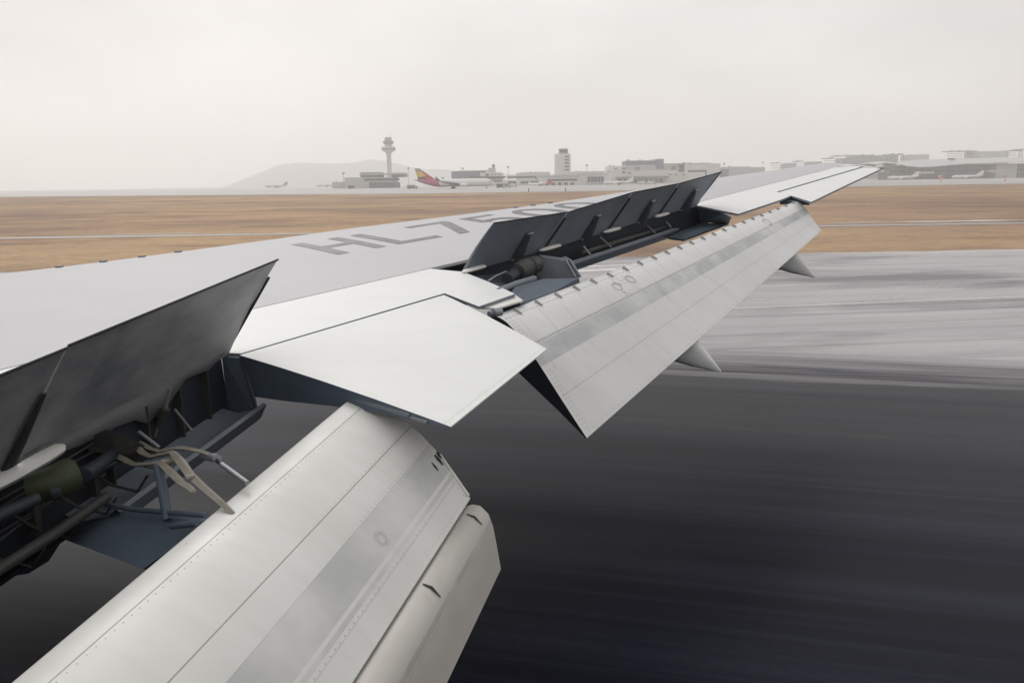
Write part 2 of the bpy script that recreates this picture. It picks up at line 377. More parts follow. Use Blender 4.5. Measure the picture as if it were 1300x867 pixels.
def wpoly(name, pxs, th, mat, under=None, off=0.0, extra=None):
    pts = [wing(*q, off) for q in pxs]
    return mesh_plate(name, pts, th, mat, under)
def mesh_plate(name, pts, th, mat, under=None, parent=None):
    n = len(pts); pts = [np.asarray(p, float) for p in pts]
    a = sum(np.cross(pts[i]-pts[0], pts[(i+1) % n]-pts[0]) for i in range(1, n-1))
    if a[2] < 0: pts = pts[::-1]; 
    V = pts + [p - np.array([0, 0, th]) for p in pts]
    F = [tuple(range(n)), tuple(range(n, 2*n))[::-1]] + [((i+1) % n, i, n+i, n+(i+1) % n) for i in range(n)]
    o = mesh(name, V, F, [mat, under or mat], parent or PLANE, fmat=[0]+[1]*(n+1))
    bv = o.modifiers.new('bevel', 'BEVEL'); bv.width = .006; bv.segments = 2; bv.limit_method = 'ANGLE'
    return o
# dark plates added under the seams, keeping ground light out of the panel gaps
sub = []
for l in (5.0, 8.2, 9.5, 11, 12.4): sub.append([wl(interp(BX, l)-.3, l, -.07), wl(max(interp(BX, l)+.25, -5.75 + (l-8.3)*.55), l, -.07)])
loft('gap_backing', sub, DARK, PLANE, smooth=False)
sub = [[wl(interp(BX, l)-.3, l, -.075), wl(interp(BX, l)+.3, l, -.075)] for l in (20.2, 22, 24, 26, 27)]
loft('gap_backing', sub, DARK, PLANE, smooth=False)
# white fixed trailing-edge panel between the spoilers
def bxp(l, d=0.0): return wl(interp(BX, l)+d, l)
g = .03
mesh_plate('fixed_panel', [bxp(5.0, g), bxp(8.02, g), bxp(10.16, g), bxp(12.9, g), wing(588, 345), wing(620, 357.5), wing(654, 373), wing(608, 389),
   wing(564.5, 372.2), wing(435, 410.5), wing(306, 448.6), wing(285, 448), wl(-5.80, 5.0)], .045, WHITE, UNDER)
# flaperon: wedge body
fo, fi = wing(563.7, 374.5), wing(304, 450.8); to, ti = wing(694, 443, -.02), wing(572, 541.5, -.02)
secs = []
for t in np.linspace(0, 1, 9):
    h = lerp(fi, fo, t); e = lerp(ti, to, t); s = []
    for u in (0, .1, .25, .45, .7, .9, 1.0): p = lerp(h, e, u); p[2] += .10*u*(1-u); s.append(p)
    for u, d in ((1.0, .012), (.75, .10), (.5, .22), (.25, .37), (.06, .47), (0, .42), (-.015, .2)):
        p = lerp(h, e, u); p[2] -= d; s.append(p)
    secs.append(s)
loft('flaperon', secs, WHITE, PLANE, closed=True, caps=True, auto=30, capmat=BLUEG)
FLAPERON = PLANE.children[-1]
def flaperon_pt(t, u): p = lerp(lerp(fi, fo, t), lerp(ti, to, t), u); p[2] += .10*u*(1-u); return p
# seal tube under the flaperon's inboard edge
e0, e1 = lat(405, 492, 7.62), lat(522, 527.5, 6.92)
tube('edge_seal', [e0 + np.array([0, 0, .0]), lerp(e0, e1, .5), e1], .035, UNDER, FLAPERON)
tube('edge_rod', [lat(470, 514, 7.2), lat(543, 536, 6.8)], .018, STEEL, FLAPERON)
# outboard trailing edge panel and aileron
mesh_plate('fixed_panel', [bxp(20.45, g), bxp(22, g), bxp(24, g), bxp(26, g), bxp(26.95, g), wing(1060, 212.6), wing(1085, 210.8), wing(1094, 212), wing(986, 243.6), wing(1004, 248.6), wing(990, 254.2), wing(937, 271.6), wing(884, 261)], .05, WHITE, UNDER)
mesh_plate('aileron', [wing(988, 244.4), wing(1096, 212.6), wing(1112, 213.3), wing(1118, 214.8), wing(1074, 235.3), wing(1030, 256.4), wing(1006, 249)], .05, WHITE, UNDER)
mesh_plate('wing_tip_fairing', [bxp(27.02, -.02), wl(interp(LE, 28.5), 28.5), wing(1045, 208.4), wing(1056, 208), wing(1070, 208.3), wing(1082, 209.2), wing(1100, 211), wing(1117, 213.7), wing(1098, 211.9), wing(1086, 210.3), wing(1061, 212.0)], .06, WHITE, UNDER)
nl = wing(1118.5, 213.6)
tube('navigation_light', [nl+np.array([-.15, 0, .02]), nl+np.array([0, 0, .03]), nl+np.array([.10, 0, .02])], [.05, .09, .03], LAMP, PLANE)
# aileron bracket notch (dark triangle under the trailing edge) and cove end
mesh_plate('notch_rib', [wing(990, 254.6, -.10), wing(1004, 249, -.10), wing(1028, 255.6, -.10)], .10, BLUEG)
# leading edge tabs (slat track covers along the front edge)
for px in (73, 129, 178, 224, 653, 675, 697):
    py = interp(LEpx, px); p = wing(px, py)
    box('leading_edge_tab', p + np.array([-.02, -.04, -.02]), p + np.array([.10, .05, .03]), UNDER, PLANE)
# registration lettering on the upper skin
O2 = wing(429, 327)[:2]; U2 = wing(559, 304.5)[:2]-O2; U2 /= np.linalg.norm(U2); V2 = wing(368, 313)[:2]-O2; V2 /= np.linalg.norm(V2)
W, Hh, S, P = 1.04, 1.80, .24, 1.3
def q(*pts): return list(pts)
GL = {'H': [q((0, 0), (S, 0), (S, Hh), (0, Hh)), q((W-S, 0), (W, 0), (W, Hh), (W-S, Hh)), q((S, .78), (W-S, .78), (W-S, 1.04), (S, 1.04))],
      'L': [q((0, 0), (S, 0), (S, Hh), (0, Hh)), q((S, 0), (W, 0), (W, S), (S, S))],
      '7': [q((0, Hh-S), (W, Hh-S), (W, Hh), (0, Hh)), q((.16, 0), (.42, 0), (W, Hh-S), (W-.27, Hh-S))],
      '5': [q((.12, Hh-S), (W-.06, Hh-S), (W-.06, Hh), (.12, Hh)), q((.06, .82), (.28, .82), (.32, Hh-S), (.12, Hh-S))]}
def ringseg(cx, cy, rx, ry, a0, a1, s, n=10):
    r = []
    for k in range(n):
        t0, t1 = a0+(a1-a0)*k/n, a0+(a1-a0)*(k+1)/n
        f = lambda t, d: (cx+(rx-d)*math.cos(t), cy+(ry-d)*math.sin(t))
        r.append([f(t0, 0), f(t1, 0), f(t1, s), f(t0, s)])
    return r
GL['5'] += ringseg(.5, .56, .52, .56, math.radians(150), math.radians(-155+0), S, 14)
GL['0'] = ringseg(W/2, Hh/2, W/2, Hh/2, 0, 2*math.pi, S, 28)
for k, chh in enumerate('HL7500'):
    V = []; F = []
    for pl in GL[chh]:
        nu_, nv_ = max(1, int(math.dist(pl[0], pl[1])/.12)), max(1, int(math.dist(pl[0], pl[3])/.12)); b0 = len(V)
        for i in range(nu_+1):
            for j in range(nv_+1):
                x, y = lerp(lerp(pl[0], pl[1], i/nu_), lerp(pl[3], pl[2], i/nu_), j/nv_)
                p2 = O2 + U2*(x+k*P) + V2*(y*(1-.018*k)); V.append(surf(p2[0], p2[1], .006))
        for i in range(nu_):
            for j in range(nv_): F.append((b0+i*(nv_+1)+j, b0+(i+1)*(nv_+1)+j, b0+(i+1)*(nv_+1)+j+1, b0+i*(nv_+1)+j+1))
    mesh('registration_letter', V, F, LETTER, PLANE)
# ------------------------------------------------------------------ spoilers
def spoiler(hi, ho, ti_, to_, under, seal=True, bracket=None):
    """hinge inner/outer, trailing inner/outer; upper face grey, lower face dark"""
    hi, ho, ti_, to_ = [np.asarray(x, float) for x in (hi, ho, ti_, to_)]
    nn = np.cross(ho-hi, ti_-hi); nn /= np.linalg.norm(nn)
    if nn[0] > 0: nn = -nn           # upper face looks forward/up
    nu, nv = 6, 6; V = []; F = []; FM = []
    for side in (0, 1):
        for i in range(nu+1):
            for j in range(nv+1):
                p = lerp(lerp(hi, ho, i/nu), lerp(ti_, to_, i/nu), j/nv)
                p = p + nn*.03*math.sin(math.pi*j/nv)
                if side: p = p - nn*(.05*(1-j/nv)+.008)
                V.append(p)
    o = (nu+1)*(nv+1); id_ = lambda s, i, j: s*o + i*(nv+1) + j
    for i in range(nu):
        for j in range(nv):
            F.append((id_(0, i, j), id_(0, i, j+1), id_(0, i+1, j+1), id_(0, i+1, j))); FM.append(0)
            F.append((id_(1, i, j), id_(1, i+1, j), id_(1, i+1, j+1), id_(1, i, j+1))); FM.append(1)
    for i in range(nu):
        F.append((id_(0, i, 0), id_(0, i+1, 0), id_(1, i+1, 0), id_(1, i, 0))); FM.append(1)
        F.append((id_(0, i+1, nv), id_(0, i, nv), id_(1, i, nv), id_(1, i+1, nv))); FM.append(1)
    for j in range(nv):
        F.append((id_(0, 0, j+1), id_(0, 0, j), id_(1, 0, j), id_(1, 0, j+1))); FM.append(1)
        F.append((id_(0, nu, j), id_(0, nu, j+1), id_(1, nu, j+1), id_(1, nu, j))); FM.append(1)
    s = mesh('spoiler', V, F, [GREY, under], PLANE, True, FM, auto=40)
    dn = -nn
    if seal:     # rubber strip along the trailing edge and both sides
        tube('trailing_edge_seal', [ti_+dn*.012, to_+dn*.012], .012, RUBBER, s, 6)
    if bracket:
        t, v0, v1, w = bracket
        b0 = lerp(lerp(hi, ho, t), lerp(ti_, to_, t), v0); b1 = lerp(lerp(hi, ho, t), lerp(ti_, to_, t), v1)
        sv = (ho-hi)/np.linalg.norm(ho-hi)*w
        pts = [b0-sv+dn*.03, b0+sv+dn*.03, b1+sv*.7+dn*.02, b1-sv*.7+dn*.02]
        top = [b0-sv*.7+dn*.22, b0+sv*.7+dn*.22, b1+sv*.5+dn*.05, b1-sv*.5+dn*.05]
        V = pts+top
        mesh('actuator_bracket', V, [(0, 1, 2, 3), (7, 6, 5, 4), (0, 4, 5, 1), (1, 5, 6, 2), (2, 6, 7, 3), (3, 7, 4, 0)], DARK, s)
        tube('hinge_bolt', [b1-sv*.9+dn*.05, b1+sv*.9+dn*.05], .022, STEEL, s, 8)
        tube('hinge_bolt', [b0-sv*1.3+dn*.10, b0-sv*.4+dn*.10], .02, STEEL, s, 8)
        c0, c1 = lerp(hi, ho, 0), lerp(ti_, to_, 0)
    return s
# inboard pair
h_in, h_out = wing(16, 594), wing(285, 447.5)
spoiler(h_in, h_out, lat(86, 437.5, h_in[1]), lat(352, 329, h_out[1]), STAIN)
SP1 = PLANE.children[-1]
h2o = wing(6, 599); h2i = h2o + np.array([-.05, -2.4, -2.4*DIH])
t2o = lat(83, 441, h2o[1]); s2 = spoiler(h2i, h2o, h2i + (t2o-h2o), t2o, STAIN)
# side seal strips of the inboard spoilers and the loose skirt along the hinge
t1o = lat(352, 329, h_out[1])
tube('side_seal', [lerp(h_out, t1o, .03)+np.array([.012, .012, -.01]), lerp(h_out, t1o, .82)+np.array([.012, .012, -.01])], .017, RUBBER, SP1, 6)
tube('side_seal', [lerp(h2o, t2o, -.05)+np.array([.06, -.10, -.05]), lerp(h2o, t2o, .3)+np.array([.05, -.06, -.03]), lerp(h2o, t2o, .66)+np.array([.02, -.015, -.01])], [.085, .06, .03], RUBBER, s2, 8, flat=.4)
sk = [(16, 594, 596), (60, 570, 581), (105, 546, 564), (150, 521, 541), (172, 509, 533), (186, 501, 537), (200, 494, 527), (218, 484, 508), (236, 474, 481), (266, 458, 469), (285, 447.5, 449)]
V = []; F = []
for (px_, y0_, y1_) in sk:
    V += [aftp(px_, y0_-8, -5.64), aftp(px_, y1_, -5.60)]
for k in range(len(sk)-1): F.append((2*k, 2*k+1, 2*k+3, 2*k+2))
skm = mesh('hinge_skirt', V, F, SKIRT, SP1, True); so = skm.modifiers.new('solid', 'SOLIDIFY'); so.thickness = .02
tube('drop_link', [lat(176, 548, 6.6), lat(202, 568, 6.6)], .02, STEEL, SP1)
# outboard four
hp = [(585, 345), (686, 316.2), (767, 293), (832, 273), (882, 261)]; tp = [(625.4, 283), (721, 269), (803, 244), (862, 232.7), (916, 218)]
hs = [wing(*p_) for p_ in hp]; ts = [lat(*t_, h_[1]) for t_, h_ in zip(tp, hs)]
for k in range(4):
    gp = .010
    spoiler(lerp(hs[k], hs[k+1], gp), lerp(hs[k], hs[k+1], 1-gp), lerp(ts[k], ts[k+1], gp), lerp(ts[k], ts[k+1], 1-gp), UNDER, True, (.60, .04, .62, .075))
    s_ = PLANE.children[-1]
    if k < 3: tube('side_seal', [lerp(hs[k+1], ts[k+1], .03)+np.array([.055, -.035, -.03]), lerp(hs[k+1], ts[k+1], .86)+np.array([.03, -.02, -.01])], .026, RUBBER, s_, 6)
    else: tube('side_seal', [lerp(hs[4], ts[4], .02)+np.array([.0, -.012, -.01]), lerp(hs[4], ts[4], .97)+np.array([.0, -.005, 0])], .014, RUBBER, s_, 6)
# pale hinge fairing pads
def pad(p, d, ln, r, flat=.45):
    d = np.asarray(d)/np.linalg.norm(d)
    pts = [p + d*ln*t for t in (-.5, -.42, -.2, .2, .42, .5)]
    return tube('hinge_fairing', pts, [r*.3, r*.8, r, r, r*.8, r*.3], PAD, PLANE, 10, flat=flat)
for (px, py, ln) in ((593, 343, .55), (690, 316, .62), (769, 293.5, .58), (833, 274.3, .55)):
    p = wing(px, py) + np.array([.13, 0, .02]); pad(p, hs[4]-hs[0], ln, .085)
pad(lat(28, 594, 5.2)+np.array([0, 0, 0]), np.array([.0, 1, DIH]), .9, .13, .5)
# ------------------------------------------------------------------ outboard cove
hinge = [(h[1], h[0]) for h in hs]
def hl(l): return interp(hinge, l)
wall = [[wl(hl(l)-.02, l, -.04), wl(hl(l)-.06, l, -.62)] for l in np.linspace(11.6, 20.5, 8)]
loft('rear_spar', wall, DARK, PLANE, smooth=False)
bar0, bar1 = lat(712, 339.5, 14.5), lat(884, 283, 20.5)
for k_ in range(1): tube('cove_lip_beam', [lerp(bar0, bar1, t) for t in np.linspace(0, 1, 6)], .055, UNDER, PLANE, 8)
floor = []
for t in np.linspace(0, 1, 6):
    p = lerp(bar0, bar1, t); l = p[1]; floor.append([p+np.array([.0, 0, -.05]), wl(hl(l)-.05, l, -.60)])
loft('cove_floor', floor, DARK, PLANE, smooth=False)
lowl = []
for t in np.linspace(0, 1, 6):
    p = lerp(bar0, bar1, t); lowl.append([p+np.array([.03, 0, -.03]), p+np.array([-.02, 0, -.16])])
loft('cove_lip', lowl, BLUEG, PLANE, smooth=False)
tt0, tt1 = lat(738, 321.5, 15.2), lat(873, 280, 20.2)
tube('torque_tube', [tt0, tt1], .045, BEAM, PLANE, 8)
for (a, b_, l0, l1) in (((762, 301), (776, 314), 16.2, 16.0), ((821, 286), (832, 296), 18.2, 18.0), ((842, 278), (852, 288.5), 18.9, 18.8), ((741, 313), (750, 324), 15.2, 15.1)):
    tube('push_rod', [lat(*a, l0), lat(*b_, l1)], .018, STEEL, PLANE, 6)
# drive housing and flap support at the inner end
c0 = lat(672, 340, 13.1)
tube('drive_housing', [c0+np.array([-.12, -.35, -.04]), c0+np.array([-.05, -.1, 0]), c0+np.array([.05, .3, .03])], [.14, .17, .15], BEAM, PLANE, 14)
tube('drive_band', [c0+np.array([-.01, .02, .01]), c0+np.array([.02, .06, .02])], [.175, .175], DARK, PLANE, 14)
c1 = lat(655, 347, 12.7); tube('drive_housing', [c1+np.array([-.05, -.4, -.05]), c1+np.array([0, .2, .0])], [.09, .11], DARK, PLANE, 12)
tube('hydraulic_line', [lat(620, 357, 12.2), lat(630, 350, 12.4), lat(642, 345, 12.6), lat(660, 352, 12.9), lat(672, 352, 13.1)], .014, STEEL, PLANE, 6)
poly_extrude('flap_support', [lat(690, 327, 13.6), lat(718, 331, 13.6), lat(724, 329, 13.6), lat(738, 352, 13.6), lat(728, 354, 13.6), lat(690, 357, 13.6), lat(676, 350, 13.6)], (-.12, .22, .03), UNDER, PLANE)
for (a, b_) in (((719, 331), (731, 352)), ((723.5, 329.5), (737, 351))): tube('support_rail', [lat(*a, 13.55), lat(*b_, 13.5)], .018, STEEL, PLANE, 6)
poly_extrude('track_fairing_panel', [lat(634, 386, 11.2), lat(655, 364, 11.9), lat(690, 354, 12.7), lat(735, 353, 13.4), lat(700, 372, 12.3), lat(660, 384, 11.2)], (0.05, .1, -.35), BLUEG, PLANE)
poly_extrude('cove_floor', [lat(590, 351, 12.5), lat(676, 345, 13.6), lat(690, 357, 13.2), lat(655, 365, 12.0), lat(625, 377, 11.6)], (0, 0, -.04), DARK, PLANE)
tube('cove_beam', [lat(632, 370.5, 11.6), lat(655, 361, 12.2), lat(678, 354, 12.9)], .06, UNDER, PLANE, 8)
mesh_plate('panel_seal', [wing(606, 389.6, -.05), wing(654, 374, -.05), wing(664, 381, -.05), wing(630, 391, -.05)], .03, PAD)
# outer end of the cove
poly_extrude('cove_end_rib', [wing(883, 262, -.04), wing(912, 268, -.05), wing(927, 276, -.05), lat(924, 284, 19.4), lat(897, 283, 20.0), lat(884, 284, 20.4)], (.03, .12, 0), BLUEG, PLANE)
poly_extrude('cove_end_panel', [lat(884, 284, 20.3), lat(925, 283, 19.5), lat(868, 304, 18.6), lat(848, 301, 18.8)], (0, .03, -.05), BLUEG, PLANE)
tube('drive_housing', [lat(873, 276, 20.1), lat(888, 272, 20.35)], [.12, .14], BEAM, PLANE, 12)
# ------------------------------------------------------------------ outboard flap
PROF = [(.05, -.135), (0, -.10), (-.022, -.055), (-.012, -.015), (.02, .02), (.06, .042), (.12, .062), (.2, .072), (.3, .074), (.42, .066), (.56, .05), (.72, .03), (.88, .012), (1, 0)]
PLOW = [(1, -.008), (.75, -.045), (.45, -.10), (.2, -.145), (.1, -.15)]
fLi, fTi = lat(625, 401.5, 10.7), lat(745, 556, 9.6); fLo, fTo = lat(1008, 256.5, 21.2), lat(1043, 293, 20.2)
NS = 24
def flap_sec(t):
    le, te = lerp(fLi, fLo, t), lerp(fTi, fTo, t); ch = te-le; c = np.linalg.norm(ch)
    nn = np.cross(fLo-fLi, ch); nn /= np.linalg.norm(nn); nn = -nn if nn[2] < 0 else nn
    return le, ch, nn*c
def flap_pt(t, x, y, lift=0.0):
    le, ch, nn = flap_sec(t); return le + ch*x + nn*(y-.0) + nn/np.linalg.norm(nn)*lift
def prof_y(x):
    tab = [p for p in PROF[3:]]; return interp(tab, x)
span_len = np.linalg.norm(fLo-fLi)
secs = [[flap_pt(t, x, y) for x, y in PROF+PLOW] for t in np.linspace(0, 1, NS+1)]
vv = [max(0, p[0]) for p in PROF] + [1.2]*len(PLOW)
FLAP = loft('outboard_flap', secs, FLAPW, PLANE, closed=True, caps=True, uv=lambda i, j: (span_len*i/NS, vv[j]), auto=35, capmat=DARK)
TABM = simple('tab_grey', (.34, .34, .335), .5)
for k in range(23):
    t = (k+.75)/23.3
    c0, c1 = flap_pt(t, .035, prof_y(.035)), flap_pt(t, .105, prof_y(.105)); up = flap_sec(t)[2]; up = up/np.linalg.norm(up); sv = (fLo-fLi)/span_len*.012
    hh = .055
    V = [c0-sv, c0+sv, c1+sv, c1-sv, c0-sv+up*hh, c0+sv+up*hh, c1+sv+up*hh*.5, c1-sv+up*hh*.5]
    mesh('flap_fence_tab', V, [(0, 1, 2, 3), (7, 6, 5, 4), (0, 4, 5, 1), (1, 5, 6, 2), (2, 6, 7, 3), (3, 7, 4, 0)], TABM, FLAP)
def rivet_mesh(name, pts, ups, r, parent):
    V = []; F = []
    for p, u in zip(pts, ups):
        u = u/np.linalg.norm(u); a = np.cross(u, [0, 1.0, .1]); a /= np.linalg.norm(a); b_ = np.cross(u, a); b0 = len(V)
        for k in range(6): V.append(p + u*.003 + r*(a*math.cos(k*math.pi/3)+b_*math.sin(k*math.pi/3)))
        F.append(tuple(range(b0, b0+6)))
    return tag(mesh(name, V, F, RIVET, parent), kind='stuff')
pts = []
for u_, n_ in ((.045, 60), (.075, 60), (.975, 70), (.16, 22)):
    for k in range(n_): pts.append(flaperon_pt((k+.5)/n_, u_))
for t_ in (.02, .98, .33, .35):
    for k in range(44): pts.append(flaperon_pt(t_, (k+.5)/44))
WRIV = simple('white_fastener', (.55, .56, .555), .5, 0, .4, 3)
rivet_mesh('rivet_row', pts, [np.array([0, 0, 1.0])]*len(pts), .006, FLAPERON).data.materials[0] = WRIV
pts = []; ups = []
for x, sp_ in ((.335, .07), (.355, .07), (.715, .10), (.085, .08), (.975, .12)):
    n_ = int(span_len/sp_)
    for k in range(1, n_):
        t = k/n_; pts.append(flap_pt(t, x, prof_y(x))); ups.append(flap_sec(t)[2])
for t in (.006, .012):
    for k in range(30):
        x = .1+.88*k/30; pts.append(flap_pt(t, x, prof_y(x))); ups.append(flap_sec(t)[2])
for _ in range(70):
    t = .235+random.uniform(0, .055); x = random.uniform(.1, .33); pts.append(flap_pt(t, x, prof_y(x))); ups.append(flap_sec(t)[2])
rivet_mesh('rivet_row', pts, ups, .009, FLAP)
RINGM = simple('panel_ring_grey', (.42, .42, .41), .5)
def access_ring(name, c, u, r, w, parent, mat=RINGM):
    u = u/np.linalg.norm(u); a = np.cross(u, [0, 1.0, .1]); a /= np.linalg.norm(a); b_ = np.cross(u, a); V = []; n = 20
    for rr in (r, r-w):
        for k in range(n): V.append(c + u*.004 + rr*(a*math.cos(2*math.pi*k/n)+b_*math.sin(2*math.pi*k/n)))
    return mesh(name, V, [(k, (k+1) % n, n+(k+1) % n, n+k) for k in range(n)], mat, parent)
for t, x in ((.235, .215), (.275, .20)): access_ring('access_panel_ring', flap_pt(t, x, prof_y(x)), flap_sec(t)[2], .10, .022, FLAP)
for t, x in ((.795, .25),): access_ring('access_panel_ring', flap_pt(t, x, prof_y(x)), flap_sec(t)[2], .12, .022, FLAP)
kb = lat(633, 396, 10.45)
tube('end_roller', [kb+np.array([-.06, -.08, 0]), kb+np.array([.02, .03, .0])], .062, STEEL, FLAP, 12)
tube('end_roller', [kb+np.array([-.10, -.14, -.01]), kb+np.array([-.06, -.08, .0])], .04, UNDER, FLAP, 12)
# ------------------------------------------------------------------ inboard flap (main and aft panels)
pr = [((450, 503), 7.50), ((470, 508), 7.46), ((490, 517.5), 7.42), ((512, 532), 7.37), ((534, 551), 7.31), ((556, 574), 7.25), ((575, 600), 7.18), ((597, 632), 7.10)]
prof = [lat(*p_, l_) for p_, l_ in pr]
slo = np.linspace(.098, .068, len(prof))
def inb(p, s, l): d = l-p[1]; return np.array([p[0], l, p[2]+s*d])
n0 = prof[0]
nosepts = [n0+np.array([.30, 0, -.42]), n0+np.array([.08, 0, -.40]), n0+np.array([-.05, 0, -.30]), n0+np.array([-.10, 0, -.17]), n0+np.array([-.075, 0, -.06]), n0+np.array([-.035, 0, -.018])]
te = prof[-1]; low = [te+np.array([-.005, 0, -.02]), lerp(te, n0, .4)+np.array([0, 0, -.22])]
P0 = nosepts + prof + low; SL = [.098]*6 + list(slo) + [.068, .08]
cum = [0]*6; acc = 0
for k in range(len(prof)):
    if k: acc += np.linalg.norm((prof[k]-prof[k-1])[[0, 2]])
    cum.append(acc)
cum = [c/acc for c in cum] + [1.3, 1.3]
secs = []
for i in range(13):
    t = i/12; s = []
    for p, sl in zip(P0, SL): s.append(inb(p, sl, p[1]+(1.0-p[1])*t) if t else p)
    secs.append(s)
IFLAP = loft('inboard_flap', secs, FLAPI, PLANE, closed=True, caps=True, uv=lambda i, j: (6.4*i/12, cum[j]), auto=35, capmat=DARK)
# access door ring on the grey band, small plates at the outer corner
def ip(k, t, l, lift=0.0):     # point on main flap between profile points
    p = lerp(prof[k], prof[k+1], t); s = slo[k]; q_ = inb(p, s, l); d = (prof[k+1]-prof[k])[[0, 2]]; nn = np.array([-d[1], 0, d[0]])/np.linalg.norm(d); nn = nn if nn[2] > 0 else -nn
    return q_ + nn*lift, nn
cpt, cn = ip(5, .35, 5.62); access_ring('access_panel_ring', cpt + cn*.012, cn, .055, .006, IFLAP, RINGM)
pts = [cpt + cn*.010 + .075*(np.array([math.cos(k*math.pi/7), 0, 0])*.75 + np.array([0, math.sin(k*math.pi/7), 0]) - np.array([0, 0, .62])*math.cos(k*math.pi/7)) for k in range(14)]
rivet_mesh('rivet_row', pts, [cn]*14, .005, IFLAP)
pts = []; ups = []
for k in range(60):
    l_ = 7.2-k*.09
    for (kk, t_) in ((0, .55),):
        p_, n_ = ip(kk, t_, l_); pts.append(p_); ups.append(n_)
for k in range(26):
    kk = min(int(k/26*7), 6); t_ = k/26*7-kk; p_, n_ = ip(kk, t_, lerp([7.42], [7.02], k/26)[0]); pts.append(p_); ups.append(n_)
for vv_ in (.135, .425, .455, .585, .62, .86, .97):
    kk = max(k for k in range(len(prof)-1) if cum[6+k] <= vv_); t_ = (vv_-cum[6+kk])/(cum[7+kk]-cum[6+kk])
    for k in range(70): p_, n_ = ip(kk, t_, 7.05-k*.075); pts.append(p_); ups.append(n_)
rivet_mesh('rivet_row', pts, ups, .0062, IFLAP)
for (kk, t_, l_, r_) in ((0, .7, 4.35, .014), (0, .75, 4.1, .013), (0, .3, 4.55, .02)):
    p_, n_ = ip(kk, t_, l_); rivet_mesh('drain_hole', [p_], [n_], r_, IFLAP)
d0, _ = ip(5, .1, 7.2, .012); d1, _ = ip(6, .9, 7.06, .012); tube('edge_strip', [d0+np.array([.0, .03, 0]), d1+np.array([.0, .03, 0])], .014, PAD, IFLAP, 6)
for (kk, t_, l_, ln, w) in ((5, -.05, 7.16, .16, .025), (5, .05, 7.02, .13, .014), (4, .95, 7.23, .1, .03)):
    a_, n_ = ip(kk, t_, l_, .006); b_, _ = ip(kk, t_+ln/.3, l_-.02, .006); tube('scuff_slot', [a_, lerp(a_, b_, .5), b_], [w*.4, w, w*.3], RUBBER, IFLAP, 6, flat=.3)
# aft flap panel
ap = [((600, 640), 7.02), ((610, 642), 7.02), ((620, 652), 7.0), ((626, 668), 6.98), ((631, 694), 6.95), ((636, 722), 6.9)]
A = [lat(*p_, l_) for p_, l_ in ap]
pre = [A[0]+np.array([-.10, 0, -.12]), A[0]+np.array([-.10, 0, -.04])]
post = [A[-1]+np.array([-.01, 0, -.01]), A[2]+np.array([-.16, 0, -.22])]
AP = pre+A+post; cum2 = [0, 0]; acc = 0
for k in range(len(A)):
    if k: acc += np.linalg.norm((A[k]-A[k-1])[[0, 2]])
    cum2.append(acc)
cum2 = [c/acc for c in cum2]+[1.3, 1.3]
secs = [[inb(p, .064, p[1]+(1.0-p[1])*i/10) for p in AP] for i in range(11)]
AFLAP = loft('aft_flap', secs, FLAPA, PLANE, closed=True, caps=True, uv=lambda i, j: (6*i/10, cum2[j]), auto=35, capmat=DARK)
for (l_, k0) in ((6.78, 1), (5.55, 1)):
    pts_ = [inb(A[k], .064, l_ - .02*(k-1)) + np.array([.006, 0, .008]) for k in (0, 1, 2)]
    tube('hinge_slot', pts_, [.008, .016, .006], RUBBER, AFLAP, 6, flat=.3)
pts = []; ups = []
for l_ in (5.42, 5.68):
    for k in range(7): p_ = lerp(A[1], A[3], k/6); pts.append(inb(p_, .064, l_)+np.array([.012, 0, .01])); ups.append(np.array([.7, 0, .7]))
rivet_mesh('rivet_row', pts, ups, .006, AFLAP)
# ------------------------------------------------------------------ flap track fairings
def fairing(path, rw, rh, mat=WHITE):
    """pointed pod from its tail tip forward along a bent axis (aircraft frame)"""
    path = [np.asarray(p, float) for p in path]; secs = []; n = 20
    for k, c in enumerate(path):
        d = path[min(k+1, len(path)-1)]-path[max(k-1, 0)]; d = d/np.linalg.norm(d)
        upv = np.cross(d, [0, 1.0, 0]); upv /= np.linalg.norm(upv); upv = upv if upv[2] > 0 else -upv; s_ = []
        for j in range(n):
            a_ = 2*math.pi*j/n; ca, sa = math.cos(a_), math.sin(a_)
            s_.append(c + np.array([0, 1.0, 0])*rw[k]*math.copysign(abs(ca)**.6, ca) + upv*rh[k]*math.copysign(abs(sa)**.75, sa))
        secs.append(s_)
    return loft('flap_track_fairing', secs, mat, PLANE, closed=True, caps=True, auto=60)
for tip_px, mid_px, l_ in (((1034, 352), (1001, 331), 18.8), ((915, 471.5), (874, 445), 13.35)):
    tip = lat(*tip_px, l_); mid = lat(*mid_px, l_); d_ = (mid-tip)/np.linalg.norm(mid-tip); b_ = tip+d_*.75
    fairing([tip, tip+d_*.2, tip+d_*.45, b_, b_+np.array([-.3, 0, .08]), b_+np.array([-.9, 0, .05]), b_+np.array([-2.2, 0, -.02])], [.012, .075, .16, .23, .27, .3, .3], [.015, .09, .19, .27, .31, .34, .3])
tp_ = lat(598, 905, 5.2)
fairing([tp_, tp_+np.array([-.4, 0, .15]), tp_+np.array([-.9, 0, .3]), tp_+np.array([-1.6, 0, .4])], [.012, .12, .19, .2], [.015, .14, .24, .26])
